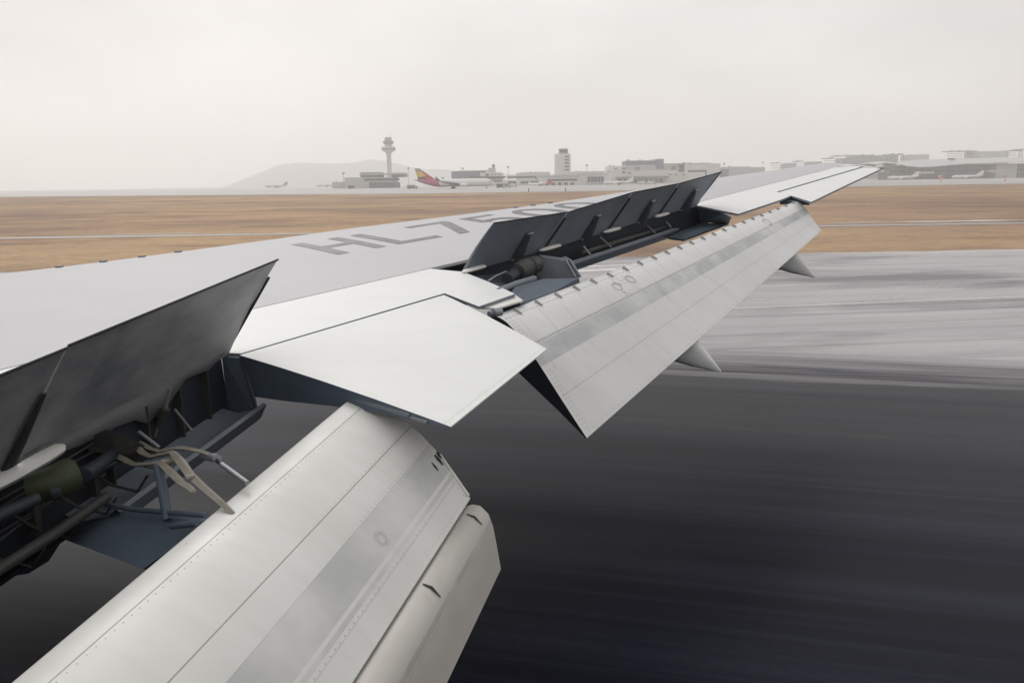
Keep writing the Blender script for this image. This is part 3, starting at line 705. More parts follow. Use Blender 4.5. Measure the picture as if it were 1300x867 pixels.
# ------------------------------------------------------------------ inboard cove and linkage
CL = np.linspace(1.0, 8.25, 9)
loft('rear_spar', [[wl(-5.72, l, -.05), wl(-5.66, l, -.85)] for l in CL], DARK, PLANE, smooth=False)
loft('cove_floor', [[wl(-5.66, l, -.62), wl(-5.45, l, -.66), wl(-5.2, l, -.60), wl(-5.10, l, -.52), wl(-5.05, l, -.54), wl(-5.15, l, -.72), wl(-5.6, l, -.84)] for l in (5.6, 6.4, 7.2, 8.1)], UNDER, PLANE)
for l_ in (6.2, 6.75, 7.3, 7.8):
    box('spar_stiffener', wl(-5.70, l_-.012, -.62), wl(-5.60, l_+.012, -.05), BEAM, PLANE)
poly_extrude('cove_end_rib', [wl(-5.72, 8.28, -.05), wl(-5.45, 8.26, -.05), lat(322, 508, 8.0), wl(-5.2, 8.1, -.7), wl(-5.7, 8.26, -.8)], (0, .05, 0), BLUEG, PLANE)
beam = [lat(-60, 762, 3.95), lat(0, 722, 4.45), lat(70, 677, 5.0), lat(136, 630, 5.6)]
tube('cove_beam', beam, .05, BEAM, PLANE, 10); tube('cove_rail', [p+np.array([-.07, 0, -.03]) for p in beam], .03, ARM, PLANE, 8)
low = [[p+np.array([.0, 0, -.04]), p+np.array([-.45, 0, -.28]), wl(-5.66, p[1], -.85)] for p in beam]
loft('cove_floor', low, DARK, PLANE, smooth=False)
gd = lat(96, 609, 5.15)
tube('drive_housing', [gd+np.array([-.30, -.16, -.05]), gd+np.array([-.12, -.06, .0]), gd+np.array([-.08, .06, .02]), gd+np.array([-.07, .08, .02])], [.12, .15, .15, .12], GREEN, PLANE, 18)
tube('drive_cap', [gd+np.array([-.10, -.14, -.05]), gd+np.array([-.04, -.10, -.05])], [.085, .08], DARK, PLANE, 14)
tube('torque_tube', [lat(-40, 672, 4.3), gd+np.array([-.1, -.3, -.05])], .05, DARK, PLANE, 10)
tube('torque_tube', [gd+np.array([0, .1, .0]), lat(150, 572, 6.1)], .06, DARK, PLANE, 10)
# bracket plate and forked bell-crank arms
poly_extrude('crank_bracket', [lat(100, 561, 6.0), lat(135, 545, 6.0), lat(178, 562, 6.0), lat(152, 578, 5.95), lat(112, 572, 5.95)], (.05, .1, -.12), BEAM, PLANE)
def arm(name, pxl, r, mat=ARM, flat=1.0):
    r = [x*.78 for x in r] if isinstance(r, list) else r*.85
    return tube(name, [lat(px, py, l_) for (px, py, l_) in pxl], r, mat, PLANE, 4 if name == 'crank_arm' else 8, flat=flat, smooth=name != 'crank_arm')
arm('crank_arm', [(152, 580, 5.95), (163, 586, 5.85), (172, 590, 5.75), (190, 589, 5.6), (204, 587, 5.5), (214, 596, 5.35), (228, 610, 5.2), (241, 619, 5.1), (246, 624, 5.05), (247, 626, 5.05)], [.05, .045, .035, .035, .04, .05, .045, .038, .028, .008], flat=.7)
arm('crank_arm', [(172, 565, 6.05), (182, 575, 5.95), (192, 580, 5.85), (206, 577, 5.7), (219, 574, 5.6), (229, 585, 5.45), (241, 602, 5.3), (258, 618, 5.15), (280, 637, 5.05), (296, 652, 5.0)], [.05, .045, .035, .035, .04, .055, .05, .045, .038, .03], flat=.7)
arm('crank_arm', [(178, 562, 6.15), (190, 569, 6.0), (204, 573, 5.9), (222, 569, 5.8), (236, 569, 5.75), (256, 573, 5.65), (268, 577, 5.6)], [.04, .035, .03, .035, .04, .03, .035], flat=.7)
arm('crank_crossbar', [(204, 588, 5.5), (222, 584, 5.6)], .035); arm('crank_crossbar', [(236, 607, 5.2), (247, 604, 5.25)], .03); arm('crank_pivot', [(258, 578, 5.7), (276, 582, 5.55)], .045, STEEL)
arm('crank_crossbar', [(158, 575, 6.0), (178, 571, 6.0)], .05, BEAM)
arm('push_rod', [(281, 589, 5.5), (314, 613, 5.35)], .026, STEEL)
arm('push_rod_end', [(270, 580, 5.58), (282, 590, 5.5)], .02, DARK)
arm('crank_strut', [(200, 590, 5.5), (206, 618, 5.4), (213, 660, 5.25)], [.05, .055, .05], BLUEG)
arm('track_rail', [(135, 640, 5.7), (165, 646, 5.5), (210, 650, 5.3), (262, 654, 5.0)], .028, BLUEG)
arm('track_rail', [(218, 668, 5.1), (250, 664, 4.95)], .03, BLUEG)
arm('drop_link', [(222, 520, 7.1), (244, 547, 6.9)], [.02, .016], STEEL); arm('drop_link', [(197, 520, 7.0), (200, 540, 6.9), (196, 556, 6.8)], [.03, .03, .02], BEAM)
random.seed(11)
for k in range(7):      # hydraulic lines clipped along the spar
    zo = -.12-.055*k; pts_ = []
    for l_ in np.linspace(2.2, 6.1+.15*(k % 3), 12): pts_.append(wl(-5.62+.03*math.sin(l_*2.1+k)+.02*(k % 3), l_, zo+.02*math.sin(l_*3.3+k*1.7)))
    tube('hydraulic_line', pts_, .009+.004*(k % 3), (BEAM, RUBBER, DARK)[k % 3], PLANE, 6)
for l_ in (3.8, 4.5, 5.2, 5.9): box('line_clamp', wl(-5.64, l_-.03, -.58), wl(-5.54, l_+.03, -.30), BEAM, PLANE)
for k in range(5):      # slack loops down to the cranks
    l_ = 4.6+.42*k; p0 = wl(-5.6, l_, -.3); p1 = wl(-5.15, l_+.25, -.45)
    tube('flexible_hose', [p0, lerp(p0, p1, .3)+np.array([0, .05, -.16]), lerp(p0, p1, .7)+np.array([.02, .05, -.2]), p1], .014, RUBBER if k % 2 else BEAM, PLANE, 6)
tube('spoiler_actuator', [wl(-5.6, 6.9, -.3), wl(-5.5, 6.9, -.12)], .05, BEAM, PLANE, 10); tube('actuator_rod', [wl(-5.5, 6.9, -.12), wl(-5.42, 6.9, .1)], .02, STEEL, PLANE, 8)
# support fairing body under the linkage (dark side of the flap support)
poly_extrude('flap_support', [lat(80, 684, 5.4), lat(128, 640, 5.9), lat(245, 650, 5.6), lat(262, 664, 5.2), lat(182, 722, 4.9)], (.0, .22, -.16), BLUEG, PLANE)
poly_extrude('flap_support', [lat(0, 738, 4.6), lat(60, 698, 5.0), lat(80, 684, 5.2), lat(62, 712, 5.1), lat(36, 728, 4.9), lat(10, 732, 4.7)], (-.2, .1, -.05), DARK, PLANE)
# ------------------------------------------------------------------ fuselage beside the camera (behind the view, shades the near ground)
secs = []
for a_, r_ in ((-34, .4), (-32, 1.6), (-29, 2.6), (-25, 3.05), (-15, 3.1), (0, 3.1), (12, 3.1), (20, 2.7), (27, 1.6), (32, .4)):
    secs.append([np.array([a_, -3.75 + r_*math.cos(2*math.pi*k/28), 4.9 + (3.1-r_)*.25*(a_ > 0) + r_*math.sin(2*math.pi*k/28)]) for k in range(28)])
loft('fuselage', secs, WHITE, PLANE, closed=True, caps=True, auto=60)
# ------------------------------------------------------------------ far side of the field
def wp(px, py, D):                 # world point at depth D on the line of sight
    d = rayw(px, py); t = D/d[1]; return np.array([d[0]*t, D, EYE + d[2]*t])
def gx(px, D): return wp(px, 240, D)[0]
CONC = simple('pale_facade', (.46, .47, .48), .8, 0, .25, .08)
WHITEB = simple('white_facade', (.66, .65, .64), .8, 0, .2, .08)
GREYB = simple('grey_facade', (.17, .21, .26), .8, 0, .3, .08)
DKB = simple('dark_facade', (.07, .085, .11), .7, 0, .4, .1)
GLASSB = simple('blue_grey_glazing', (.05, .085, .125), .15, 0, .4, .15)
TEAL = simple('teal_cladding', (.12, .19, .22), .6, 0, .3, .1)
ROOFM = simple('metal_roof', (.45, .46, .47), .45, .1, .25, .05)
TOWERM = simple('tower_concrete', (.38, .41, .45), .8, 0, .25, .1)
WIN = simple('window_glass', (.05, .06, .07), .12, 0, .3, .4)
FRAME = simple('mast_steel', (.36, .37, .38), .6, .2, .2)
TYRE = simple('tyre_black', (.02, .02, .02), .8)
HULL = paint('hull_white', (.74, .74, .73), .35, .1)
HULLG = paint('hull_grey', (.42, .43, .45), .4, .1)
NAVY = simple('livery_navy', (.03, .035, .08), .4); RED = simple('livery_red', (.45, .03, .05), .4); MAG = simple('livery_magenta', (.42, .05, .18), .4)
YEL = simple('livery_yellow', (.70, .42, .05), .4); TAUPE = simple('livery_taupe', (.30, .26, .24), .4); ORANGE = simple('livery_orange', (.75, .22, .06), .45)
def bxx(name, px0, px1, yt, yb, D, dep, mat, parent):
    """box part whose front face stands at depth D between pixel columns/rows"""
    x0, x1 = wp(px0, (yt+yb)/2, D)[0], wp(px1, (yt+yb)/2, D)[0]; xm = (px0+px1)/2
    zt, zb = wp(xm, yt, D)[2], wp(xm, yb, D)[2]
    return box(name, (x0, D, max(zb, gz(D)-.5) if yb < 400 else gz(D)-.5), (x1, D+dep, zt), mat, parent)
BASE = 900
def building(name, label, D, parts, cat='building', group=None):
    e = empty(name, (0, 0, 0), 0, label, cat, group)
    for p in parts:
        nm, px0, px1, yt, yb, dep, mat = p[:7]; off = p[7] if len(p) > 7 else 0.0
        bxx(nm, px0, px1, yt, BASE if yb is None else yb, D+off, dep, mat, e)
    return e
def wins(e, D, px0, px1, ys, n, w, h, mat=WIN, off=-.25):
    for y in ys:
        for k in range(n):
            c = px0 + (px1-px0)*(k+.5)/n if n > 1 else (px0+px1)/2
            bxx('window', c-w/2, c+w/2, y-h/2, y+h/2, D+off, .5, mat, e)
def roof_units(e, D, px0, px1, y, n):
    for k in range(n):
        c_ = random.uniform(px0, px1); w_ = random.uniform(.7, 2.0); bxx('roof_unit', c_-w_/2, c_+w_/2, y-random.uniform(.5, 1.3), y+.3, D+random.uniform(4, 12), 4, random.choice((CONC, GREYB, DKB)), e)
# --- slender control tower with stacked cab
D = 1250
T = empty('control_tower', (0, 0, 0), 0, 'tall slender round control tower with wide gallery behind the glass building', 'tower')
c = wp(495.5, 240, D); sc = D/1000.0/1.018
def ring(name, spec, mat, parent, n=24):
    secs = []
    for (py, r) in spec:
        z = wp(495.5, py, D)[2] if py < 400 else gz(D)-.5
        secs.append([(c[0]+r*sc*math.cos(2*math.pi*k/n), D+r*sc*math.sin(2*math.pi*k/n), z) for k in range(n)])
    return loft(name, secs, mat, parent, closed=True, caps=True, auto=30)
ring('shaft', [(900, 2.9), (212, 2.9), (197, 3.0), (194, 3.8)], TOWERM, T)
ring('gallery', [(194, 4.0), (191, 8.6), (187.6, 9.0), (186.6, 8.2)], TOWERM, T)
ring('gallery_window', [(190.4, 8.75), (188.8, 8.95)], WIN, T)
ring('cab_base', [(186.6, 4.4), (183.5, 4.6)], TOWERM, T)
ring('cab', [(183.5, 5.9), (180, 6.6), (179.2, 6.2)], GLASSB, T)
ring('cab_roof', [(179.2, 4.2), (176.6, 4.6), (175.6, 3.9), (174.6, 3.9)], GREYB, T)
tube('antenna', [wp(494, 175, D), wp(494, 171, D)], .35, FRAME, T, 6); tube('antenna', [wp(497, 175, D), wp(497, 172, D)], .3, FRAME, T, 6)
# --- glass fronted low block
D = 840
b = building('glass_office_block', 'low grey office block with glazed front below the slender tower', D, [
    ('wall', 456, 513, 225, None, 40, CONC), ('upper_floor', 457.5, 482, 219, 225.5, 30, TEAL, 3), ('roof_slab', 456, 513, 220.2, 222, 34, CONC, -1.2), ('upper_floor', 497, 513.5, 219.5, 225, 25, GREYB, 4),
    ('window_band', 462, 507, 226.6, 229.6, 1, WIN, -.4)])
for k in range(13): bxx('window', 469+k*3.05, 471.4+k*3.05, 231.5, 240, D-.4, .6, GLASSB, b)
building('annex_building', 'small pale annex left of the glass office block', 860, [('wall', 441, 456, 231, None, 25, CONC), ('roof', 440.5, 456.2, 230, 231, 26, GREYB, -.5)])
# --- light masts
def mast(px, yt, D, label):
    e = empty('light_mast', (gx(px, D), D, gz(D)), 0, label, 'light mast', 'apron light masts')
    z = wp(px, yt, D)[2]-gz(D)
    tube('pole', [(0, 0, -.3), (0, 0, z)], [.35, .2], FRAME, e, 8)
    tube('lamp_ring', [(0, 0, z-1.6), (0, 0, z-1.2), (0, 0, z+.3)], [.4, 1.2, 1.3], FRAME, e, 10)
for px, yt, D, lb in ((437, 219.5, 800, 'light mast left of the small pale annex'), (519.5, 213, 900, 'light mast just left of the tail with yellow and red stripes'), (588, 213.5, 900, 'light mast at the left end of the grey hangar'),
                      (645.5, 211.5, 850, 'light mast right of the small rooftop radar'), (744.8, 209.5, 850, 'light mast right of the white block tower'), (918, 207.5, 1000, 'light mast above the outer spoiler tip'),
                      (967, 206, 1200, 'light mast behind the outer wing panel')): mast(px, yt, D, lb)
# --- generic airliner
def airliner(px_nose, px_tail, py_base, D, label, fin, length, low=None, hull=None, group='parked airliners', heading=1, winglet=False):
    """side-on parked airliner; px only place it, real length in metres"""
    hull = hull or HULL; xc = gx((px_nose+px_tail)/2, D); rz = 0 if heading > 0 else math.pi
    e = empty('parked_airliner', (xc, D, gz(D)+.12), rz, label, 'airliner', group)
    s = length/63.7; R = 3.05*s; zc = 4.6*s; Lh = length/2; secs = []; n = 16
    for t, r, dz in ((0, .05, -.25), (.012, .35, -.2), (.035, .65, -.1), (.07, .88, -.03), (.11, 1, 0), (.3, 1, 0), (.68, 1, 0), (.78, .9, .12), (.88, .6, .42), (.95, .32, .68), (1, .08, .9)):
        secs.append([(Lh-length*t, r*R*math.cos(2*math.pi*k/n), zc+dz*R+r*R*math.sin(2*math.pi*k/n)) for k in range(n)])
    f = loft('fuselage', secs, hull, e, closed=True, caps=True, auto=60)
    if low:      # painted rear body: a close sleeve
        ss = []
        for t, r, dz in ((.60, .2, -.82), (.66, .7, -.38), (.70, 1.01, .0), (.78, .915, .12), (.88, .615, .42), (.95, .335, .68), (1.002, .09, .9)):
            ss.append([(Lh-length*t, r*R*math.cos(2*math.pi*k/n)*1.01, zc+dz*R+r*R*math.sin(2*math.pi*k/n)*1.01) for k in range(n)])
        loft('tail_cone_paint', ss, low, e, closed=True, caps=False)
    fx = lambda t: Lh-length*t
    zz = lambda t: zc+R*.55+t*(9.9*s); le = lambda t: fx(.715+.225*t); te_ = lambda t: fx(.955+.045*t)
    def fp(u_, t): return (le(t)*(1-u_)+te_(t)*u_, zz(t))
    def panel(nm, uts, mt, hw): poly_extrude(nm, [(fp(*ut)[0], -hw*s, fp(*ut)[1]) for ut in uts], (0, 2*hw*s, 0), mt, e)
    if len(fin) == 1: panel('tail_fin', [(0, 0), (1, 0), (1, 1), (0, 1)], fin[0], .25)
    else:
        panel('tail_fin', [(0, 0), (1, 0), (1, 1), (0, 1)], fin[1], .24)
        panel('tail_fin_band', [(0, .80), (1, .72), (1, 1.003), (0, 1.003)], fin[0], .26)
        panel('tail_fin_band', [(.30, .40), (1.003, .30), (1.003, .72), (.25, .78)], fin[2], .27)
        panel('tail_fin_band', [(.42, -.01), (1.003, -.01), (1.003, .32), (.55, .30)], fin[3], .275)
    for sy in (-1, 1):
        w = [(fx(.36), sy*R*.8, zc-R*.5), (fx(.56), sy*R*.8, zc-R*.55), (fx(.685), sy*29*s, zc+1.6*s), (fx(.655), sy*29*s, zc+1.75*s)]
        poly_extrude('wing', w if sy > 0 else w[::-1], (0, 0, .35*s), HULLG, e)
        if winglet: poly_extrude('winglet', [(fx(.64), sy*29*s, zc+1.8*s), (fx(.69), sy*29*s, zc+1.8*s), (fx(.705), sy*30*s, zc+4.6*s), (fx(.69), sy*30*s, zc+4.6*s)], (0, .2*s*sy, 0), NAVY, e)
        hs_ = [(fx(.90), sy*.8*s, zc+R*.55), (fx(.975), sy*.6*s, zc+R*.6), (fx(1.0), sy*9.5*s, zc+R*.9), (fx(.975), sy*9.5*s, zc+R*.9)]
        poly_extrude('tailplane', hs_ if sy > 0 else hs_[::-1], (0, 0, .2*s), HULLG, e)
        tube('engine', [(fx(.335), sy*9.4*s, zc-1.9*s), (fx(.35), sy*9.4*s, zc-1.9*s), (fx(.38), sy*9.4*s, zc-1.9*s), (fx(.43), sy*9.4*s, zc-1.8*s)], [1.15*s, 1.4*s, 1.4*s, .8*s], HULL, e, 14)
        tube('main_gear', [(fx(.52), sy*5.2*s, zc-R*.5), (fx(.52), sy*5.2*s, .7*s)], .35*s, HULLG, e, 6)
        for dx in (-.8, .8): tube('wheel', [(fx(.52)+dx*s, sy*5.2*s-.5*s, .7*s), (fx(.52)+dx*s, sy*5.2*s+.5*s, .7*s)], .7*s, TYRE, e, 12)
    tube('nose_gear', [(fx(.1), 0, zc-R*.8), (fx(.1), 0, .55*s)], .2*s, HULLG, e, 6); tube('wheel', [(fx(.1), -.35*s, .55*s), (fx(.1), .35*s, .55*s)], .55*s, TYRE, e, 12)
    for k in range(2): tube('cockpit_window', [(fx(.030+.012*k), (-.62-.12*k)*R, zc+.30*R), (fx(.042+.012*k), (-.72-.12*k)*R, zc+.32*R)], .3*s, WIN, e, 6)
    return e
airliner(628, 527, 240, 650, 'large white airliner with yellow, red and navy striped tail', [TAUPE, RED, YEL, NAVY], 64, low=MAG, winglet=True)
airliner(700, 672, 236, 800, 'white airliner with red tail in front of the block tower', [RED], 26, low=RED, heading=-1)
airliner(336, 366, 240, 1350, 'faint grey airliner with dark tail, left of the two in haze', [DKB], 40, hull=HULLG, heading=-1)
airliner(400, 430, 240, 1400, 'faint grey airliner in haze nearer the annex', [DKB], 38, hull=HULLG, heading=-1)
airliner(1128, 1163, 224, 900, 'white airliner with white tail before the curved terminal', [HULL], 36, heading=-1)
airliner(1208, 1246, 221, 900, 'white airliner parked beside the terminal stair block', [HULL], 36, heading=-1)
airliner(770, 800, 236, 780, 'white airliner with slanted white tail left of the stepped terminal', [HULL], 30, heading=-1)
# --- mid buildings
D = 900
b = building('maintenance_hangar', 'long grey hangar with dark canopy behind the striped tail airliner', D, [('wall', 583, 622, 217.5, None, 60, GREYB), ('roof', 582, 623, 216.6, 217.6, 61, ROOFM, -.6), ('canopy', 596, 640, 224, 227.5, 8, DKB, -6)])
b = building('radar_building', 'stepped white building with small radar cab on its roof', D, [('wall', 617, 643, 219, None, 40, WHITEB, -4), ('upper_block', 620, 629, 213.5, 219.2, 14, CONC, -3), ('stair_shaft', 623.6, 626, 220.5, None, 3, DKB, -5.2), ('window_band', 617.5, 642, 224.2, 226, 1, WIN, -4.4), ('window_band', 618, 642, 229.4, 231, 1, WIN, -4.4)])
tube('radar_cab', [wp(626.5, 213.6, D), wp(626.5, 211.6, D), wp(626.5, 209.4, D), wp(626.5, 208.8, D)], [1.2, 1.7, 1.9, 1.2], GREYB, b, 10)
wins(b, D-4, 618, 641, (221.5,), 5, 2.2, 1.0)
b = building('boarding_pier', 'long low pier with glazed upper floor behind the red tailed airliner', D, [('wall', 643, 706, 229.2, None, 25, WHITEB, -10), ('window_band', 644, 681, 223.8, 226.4, 20, GLASSB, -2), ('roof', 643, 706, 222.8, 224, 24, ROOFM, -4), ('upper_wall', 681, 706, 222.6, 229.4, 20, CONC, -5)])
for p0, p1 in ((644.5, 655), (661, 671), (673, 684), (686, 697)): bxx('window', p0, p1, 230.2, 233.4 if p0 > 650 else 236, D-10.4, 1, WIN, b)
for p0 in (656, 659, 672, 685, 698): bxx('pier_column', p0, p0+.8, 233.4, 900, D-10.6, .8, CONC, b)
# --- white block tower
D = 880
b = building('block_tower', 'square white block tower with dark glazed cab on top', D, [('wall', 706, 724.5, 195.6, None, 15, WHITEB), ('cab_base', 709, 722, 194.4, 195.7, 11, CONC, 1.5), ('cab', 710, 720.8, 190.2, 194.5, 9, GLASSB, 2), ('cab_roof', 709.5, 721.3, 189.2, 190.4, 10, GREYB, 1.6)])
for y in (199.2, 203.2, 207.2, 211.6, 215.8): bxx('window', 717, 722.2, y-.9, y+.9, D-.3, .5, WIN, b)
for px in (712, 715, 719): tube('antenna', [wp(px, 189.5, D+5), wp(px, 186.6, D+5)], .16, FRAME, b, 5)
b = building('boarding_pier', 'low white pier with dark window strip around the foot of the block tower', D, [('wall', 688, 735, 225.5, None, 30, WHITEB, -14), ('roof', 687.5, 735.5, 224.4, 225.6, 31, ROOFM, -14.6), ('upper_wall', 700, 731, 222, 224.6, 16, CONC, -6), ('window_band', 695, 733, 227.4, 230, 1, WIN, -14.4)])
for k in range(5): bxx('window', 692+k*8, 697+k*8, 232, 236, D-14.4, .8, DKB, b)
b = building('glazed_hall', 'white hall with one large blue glazed front', D, [('wall', 735, 771, 222, None, 30, WHITEB, -10), ('roof', 734.5, 771.5, 221, 222.2, 31, ROOFM, -10.5)])
roof_units(b, D-8, 737, 769, 221.1, 5)
for k in range(5): bxx('window', 746+k*4.2, 749.6+k*4.2, 224.4, 231.6, D-10.4, .8, GLASSB, b)
bxx('window_band', 744, 769, 233.4, 236, D-10.4, .8, GREYB, b)
# --- stepped terminal
D = 950
b = building('stepped_terminal', 'large stepped white terminal with teal glazed top floor', D, [('wall', 772, 850, 216.8, None, 60, WHITEB), ('wall', 773, 794, 211.2, 217, 40, WHITEB, 4), ('wall', 794, 842, 209.6, 217, 40, CONC, 2), ('glazed_floor', 794.5, 834, 204.6, 209.8, 34, TEAL, 4), ('stair_block', 833, 842.6, 202, 214.5, 20, GREYB, 1), ('roof', 794, 834, 203.8, 204.8, 35, ROOFM, 3.5),
   ('wall', 850, 884, 219, None, 50, WHITEB, 3), ('upper_floor', 842, 861, 207.6, 219, 30, CONC, 8), ('glazed_floor', 852.5, 858.6, 210.6, 216.2, 2, TEAL, 7), ('wall', 859.6, 902, 208, None, 45, WHITEB, 6), ('roof', 859.4, 902.3, 207.2, 208.2, 46, ROOFM, 5.5), ('glazed_front', 873.5, 897, 216.2, 226, 2, GLASSB, 5), ('canopy', 783, 850, 224.2, 225.8, 12, GREYB, -10), ('wall', 902, 912, 215.4, None, 20, GREYB, 8)])
for (px, y, w, h) in ((782, 214.6, 2.6, 1.6), (792, 214.2, 4, 2), (792, 219, 4, 2), (799, 219.8, 4, 1.6), (809.6, 213.8, 6, 1.6), (809.6, 217, 6, 1.6), (851, 221.8, 4, 1.2), (858, 221.8, 4, 1.2), (868, 221.8, 4, 1.2)):
    bxx('window', px-w/2, px+w/2, y-h/2, y+h/2, D-.4 if y > 217 else D+1.4 if px > 795 else D+3.4, .8, WIN, b)
for k in range(9): bxx('window', 785+k*6.5, 789.8+k*6.5, 227.2, 232, D-.4, .8, GLASSB, b)
roof_units(b, D, 797, 832, 203.9, 6); roof_units(b, D, 862, 900, 207.3, 6); roof_units(b, D, 774, 793, 211.2, 4)
# --- far pale city blocks in haze
for (nm, px0, px1, yt, D, mat, lb) in (('apartment_block', 979, 992, 207.6, 1700, GREYB, 'dim grey block left of the outer wing panel'), ('apartment_block', 1007.5, 1022, 205.6, 1700, GREYB, 'dim grey block just above the outer wing panel'),
      ('apartment_block', 1046, 1060, 201.6, 1500, GREYB, 'stepped dim grey block, left of the group above the wing tip'), ('apartment_block', 1058, 1076, 198.6, 1520, GREYB, 'middle dim grey block of the group above the wing tip'), ('apartment_block', 1074, 1112, 197.8, 1560, GREYB, 'widest dim grey block of the group above the wing tip'),
      ('apartment_block', 1125, 1149, 196.8, 1400, CONC, 'pale block behind the low end of the curved roof'), ('apartment_block', 1202, 1243, 192.6, 1400, CONC, 'pale ribbed block rising over the curved roof'), ('apartment_block', 1277, 1299, 192, 1400, GREYB, 'grey block over the roof at the right edge'),
      ('apartment_block', 1293, 1330, 190, 1380, CONC, 'tallest pale block cut by the right edge'), ('far_building', 900, 955, 213, 1600, GREYB, 'low hazy building behind the outermost spoiler'), ('far_building', 660, 700, 219.5, 1800, GREYB, 'low hazy roofline left of the block tower'), ('far_building', 725, 770, 218.5, 1800, GREYB, 'low hazy roofline right of the block tower')):
    b = building(nm, lb, D, [('wall', px0, px1, yt, None, 30, mat), ('roof', px0+1.5, px1-1.5, yt-.9, yt+.2, 20, GREYB, 4)], group='hazy buildings beyond the airport')
    roof_units(b, D, px0+2, px1-2, yt-.8, 3)
    if nm == 'apartment_block':
        nr = max(2, int((px1-px0)/3.2))
        for r in range(2 if D > 1450 else 3):
            for k in range(nr): c0 = px0+(px1-px0)*(k+.5)/nr; bxx('window', c0-.7, c0+.7, yt+2.2+r*3.0, yt+3.6+r*3.0, D-.4, .8, WIN, b)
# --- curved roof terminal at the right
D = 960
b = empty('curved_terminal', (0, 0, 0), 0, 'long terminal with sweeping pale curved roof at the right', 'building')
top = [(1112, 207.5), (1124, 204.6), (1140, 205), (1152, 207), (1160, 205), (1172, 202.6), (1190, 202), (1220, 201.2), (1260, 200.2), (1300, 199), (1360, 197.5)]
bot = [(1112, 209), (1124, 206.6), (1140, 208), (1152, 210.8), (1168, 212.2), (1182, 211.8), (1200, 210), (1230, 207.6), (1260, 206.6), (1300, 205.6), (1360, 204.2)]
secs = []
for (t_, b_) in zip(top, bot):
    p, q_ = wp(*t_, D), wp(*b_, D-14); secs.append([q_ + np.array([0, 0, -.8]), q_, p + np.array([0, 22, 0]), p + np.array([0, 60, -1.5]), p+np.array([0, 60, -4])])
loft('roof', secs, ROOFM, b, auto=30)
bxx('glass_wall', 1112, 1380, 208.6, 900, D+4, 50, GLASSB, b)
bxx('stair_block', 1229, 1254, 209.4, 900, D-8, 14, CONC, b)
for y in (213.5, 219.5): bxx('floor_band', 1114, 1380, y-.5, y+.5, D+3, 1.2, GREYB, b)
for k in range(34):
    px = 1116+k*7.4
    bxx('window_mullion', px, px+.5, 209.5, 900, D+3.4, .6, GREYB, b)
bxx('skylight', 1207, 1213, 200.8, 202, D+15, 6, DKB, b)
def jetway(px0, px1, y, D, lb):
    e = empty('boarding_bridge', (0, 0, 0), 0, lb, 'boarding bridge', 'boarding bridges')
    bxx('tunnel', px0, px1, y-1.6, y+1.2, D, 4, CONC, e); bxx('leg', px0+1, px0+1.8, y+1.2, 900, D+1, 1, GREYB, e); bxx('cab', px0-2, px0+.4, y-2, y+1.6, D-.5, 5, GREYB, e)
jetway(1100, 1122, 217.5, 930, 'boarding bridge right of the wing tip, left of the curved roof')
jetway(1166, 1186, 219.5, 920, 'boarding bridge under the dip of the curved roof')
jetway(1256, 1276, 217.5, 920, 'boarding bridge right of the terminal stair block')
for px, lb in ((1193, 'slanted orange and white panel on the apron, left of two'), (1274, 'slanted orange and white panel on the apron, right of two')):
    D = 560; e = empty('apron_panel', (gx(px, D), D, gz(D)+.12), 0, lb, 'panel', 'orange apron panels')
    poly_extrude('board', [(-1.6, 0, 4.6), (.3, 0, 5.0), (2.0, 0, 1.6), (.3, 0, 1.2)], (0, .3, 0), HULL, e); poly_extrude('stripe', [(-1.0, -.05, 4.0), (.6, -.05, 4.4), (1.2, -.05, 3.0), (-.2, -.05, 2.4)], (0, .04, 0), ORANGE, e)
    poly_extrude('post', [(.2, .05, 0), (.8, .05, 0), (.9, .05, 1.7), (.3, .05, 1.6)], (0, .2, 0), ORANGE, e)
for px, lb in ((671, 'dark marker post at the grass edge below the red tailed airliner'), (718, 'dark marker post at the grass edge below the block tower')):
    D = 402; e = empty('marker_post', (gx(px, D), D, gz(D)), 0, lb, 'post', 'grass edge marker posts'); tube('post', [(0, 0, -.1), (0, 0, 1.6)], .18, RUBBER, e, 8); tube('post_cap', [(0, 0, 1.6), (0, 0, 1.9)], [.24, .2], DKB, e, 8)
# --- service vehicles on the apron
VEHW = simple('vehicle_white', (.65, .65, .63), .4)
def truck(px, D, ln, lb, mat):
    e = empty('service_truck', (gx(px, D), D, gz(D)+.12), 0, lb, 'truck', 'service trucks on the apron')
    box('cargo_box', (-ln/2, -1.2, .9), (ln*.2, 1.2, 3.3), mat, e); poly_extrude('cab', [(ln*.22, -1.1, .7), (ln*.5, -1.1, .7), (ln*.5, -1.1, 1.6), (ln*.42, -1.1, 2.5), (ln*.22, -1.1, 2.5)], (0, 2.2, 0), VEHW, e)
    box('chassis', (-ln/2, -1.0, .55), (ln*.48, 1.0, .88), DKB, e); box('windscreen', (ln*.30, -1.16, 1.6), (ln*.42, -1.12, 2.3), WIN, e)
    for x in (-ln*.32, ln*.34):
        for y in (-1.15, .85): tube('wheel', [(x, y, .5), (x, y+.3, .5)], .5, TYRE, e, 12)
for px, D, ln, lb, mt in ((636, 640, 7, 'dark service truck at the nose of the striped tail airliner', DKB), (643, 660, 8, 'grey service truck right of the striped tail airliner nose', GREYB), (652, 700, 7, 'white service truck left of the red tailed airliner', VEHW), (816, 800, 9, 'white service truck before the stepped terminal, left of two', VEHW),
                          (828, 800, 8, 'white service truck before the stepped terminal, right of two', VEHW), (524, 660, 9, 'grey service truck behind the striped tail', GREYB), (448, 760, 8, 'dark service truck before the small pale annex', DKB)): truck(px, D, ln, lb, mt)
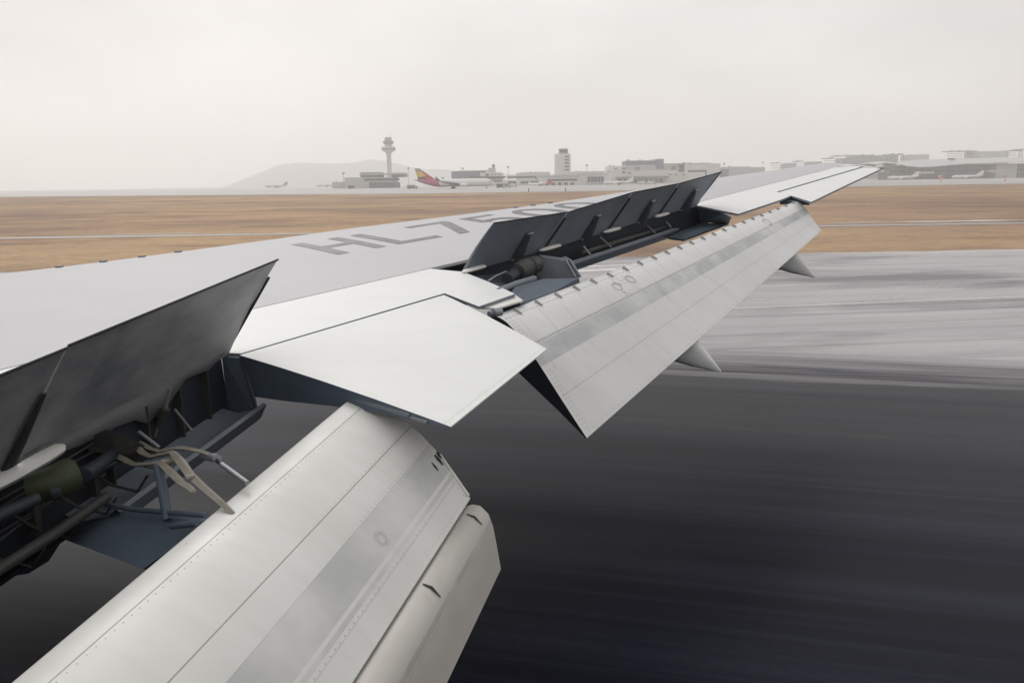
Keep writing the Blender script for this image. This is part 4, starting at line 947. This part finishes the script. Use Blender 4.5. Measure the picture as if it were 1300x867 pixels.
# --- hills
def hill(name, pxs, D, depth, label=None):
    m_, nt_, b_ = newmat(name+'_cover'); oc_ = coord(nt_)
    nt_.links.new(mixc(nt_, noise(nt_, oc_, .012, 6, .65), (.26, .28, .30), (.32, .33, .34)), b_.inputs['Base Color']); b_.inputs['Roughness'].default_value = 1  # pale cover colour takes on part of the haze fade
    V = []; F = []; nx = 90; ny = 14; X0, X1 = pxs[0][0], pxs[-1][0]
    for j in range(ny+1):
        t = j/ny
        for i in range(nx+1):
            px = X0+(X1-X0)*i/nx; y = interp(pxs, px); p = wp(px, y, D); Y = D + depth*(t-.5)
            prof_ = max(0, 1-abs(t-.5)/.5)**.8
            h_ = (p[2]-gz(D))*prof_ + random.uniform(-1, 1)*1.2*prof_
            V.append((p[0]*(Y/D), Y, gz(D)-2+h_))
    for j in range(ny):
        for i in range(nx): F.append((j*(nx+1)+i, j*(nx+1)+i+1, (j+1)*(nx+1)+i+1, (j+1)*(nx+1)+i))
    o = mesh(name, V, F, m_, None, True); tag(o, kind='structure'); return o
hill('hill', [(225, 247), (250, 242), (280, 237.5), (310, 227), (335, 216.5), (352, 209.6), (372, 206.5), (385, 205), (392, 206.5), (420, 207.4), (447, 206.6), (462, 203.2), (474, 202), (487, 204), (505, 207.4), (520, 211), (545, 216), (580, 222), (620, 232)], 3300, 450)
hill('hill', [(500, 244), (530, 220), (545, 214.6), (560, 214.2), (585, 216.4), (620, 219), (680, 221), (760, 222.5), (840, 222), (930, 221), (1000, 222)], 3420, 120)
hill('hill', [(-60, 249), (20, 245.5), (60, 244), (100, 245), (150, 243.2), (200, 243.6), (260, 245)], 3200, 300)
# ------------------------------------------------------------------ haze
hz_m = bpy.data.materials.new('haze_air'); hz_m.use_nodes = True; hn = hz_m.node_tree
for n_ in list(hn.nodes):
    if n_.type != 'OUTPUT_MATERIAL': hn.nodes.remove(n_)
pv = hn.nodes.new('ShaderNodeVolumePrincipled'); pv.inputs['Color'].default_value = (.98, .965, .945, 1); pv.inputs['Density'].default_value = HAZE = .00047; pv.inputs['Anisotropy'].default_value = .5
hn.links.new(pv.outputs[0], [n_ for n_ in hn.nodes if n_.type == 'OUTPUT_MATERIAL'][0].inputs['Volume'])
hz_o = box('haze', (-3600, -3600, -3), (3600, 3600, 190), hz_m); tag(hz_o, kind='stuff')
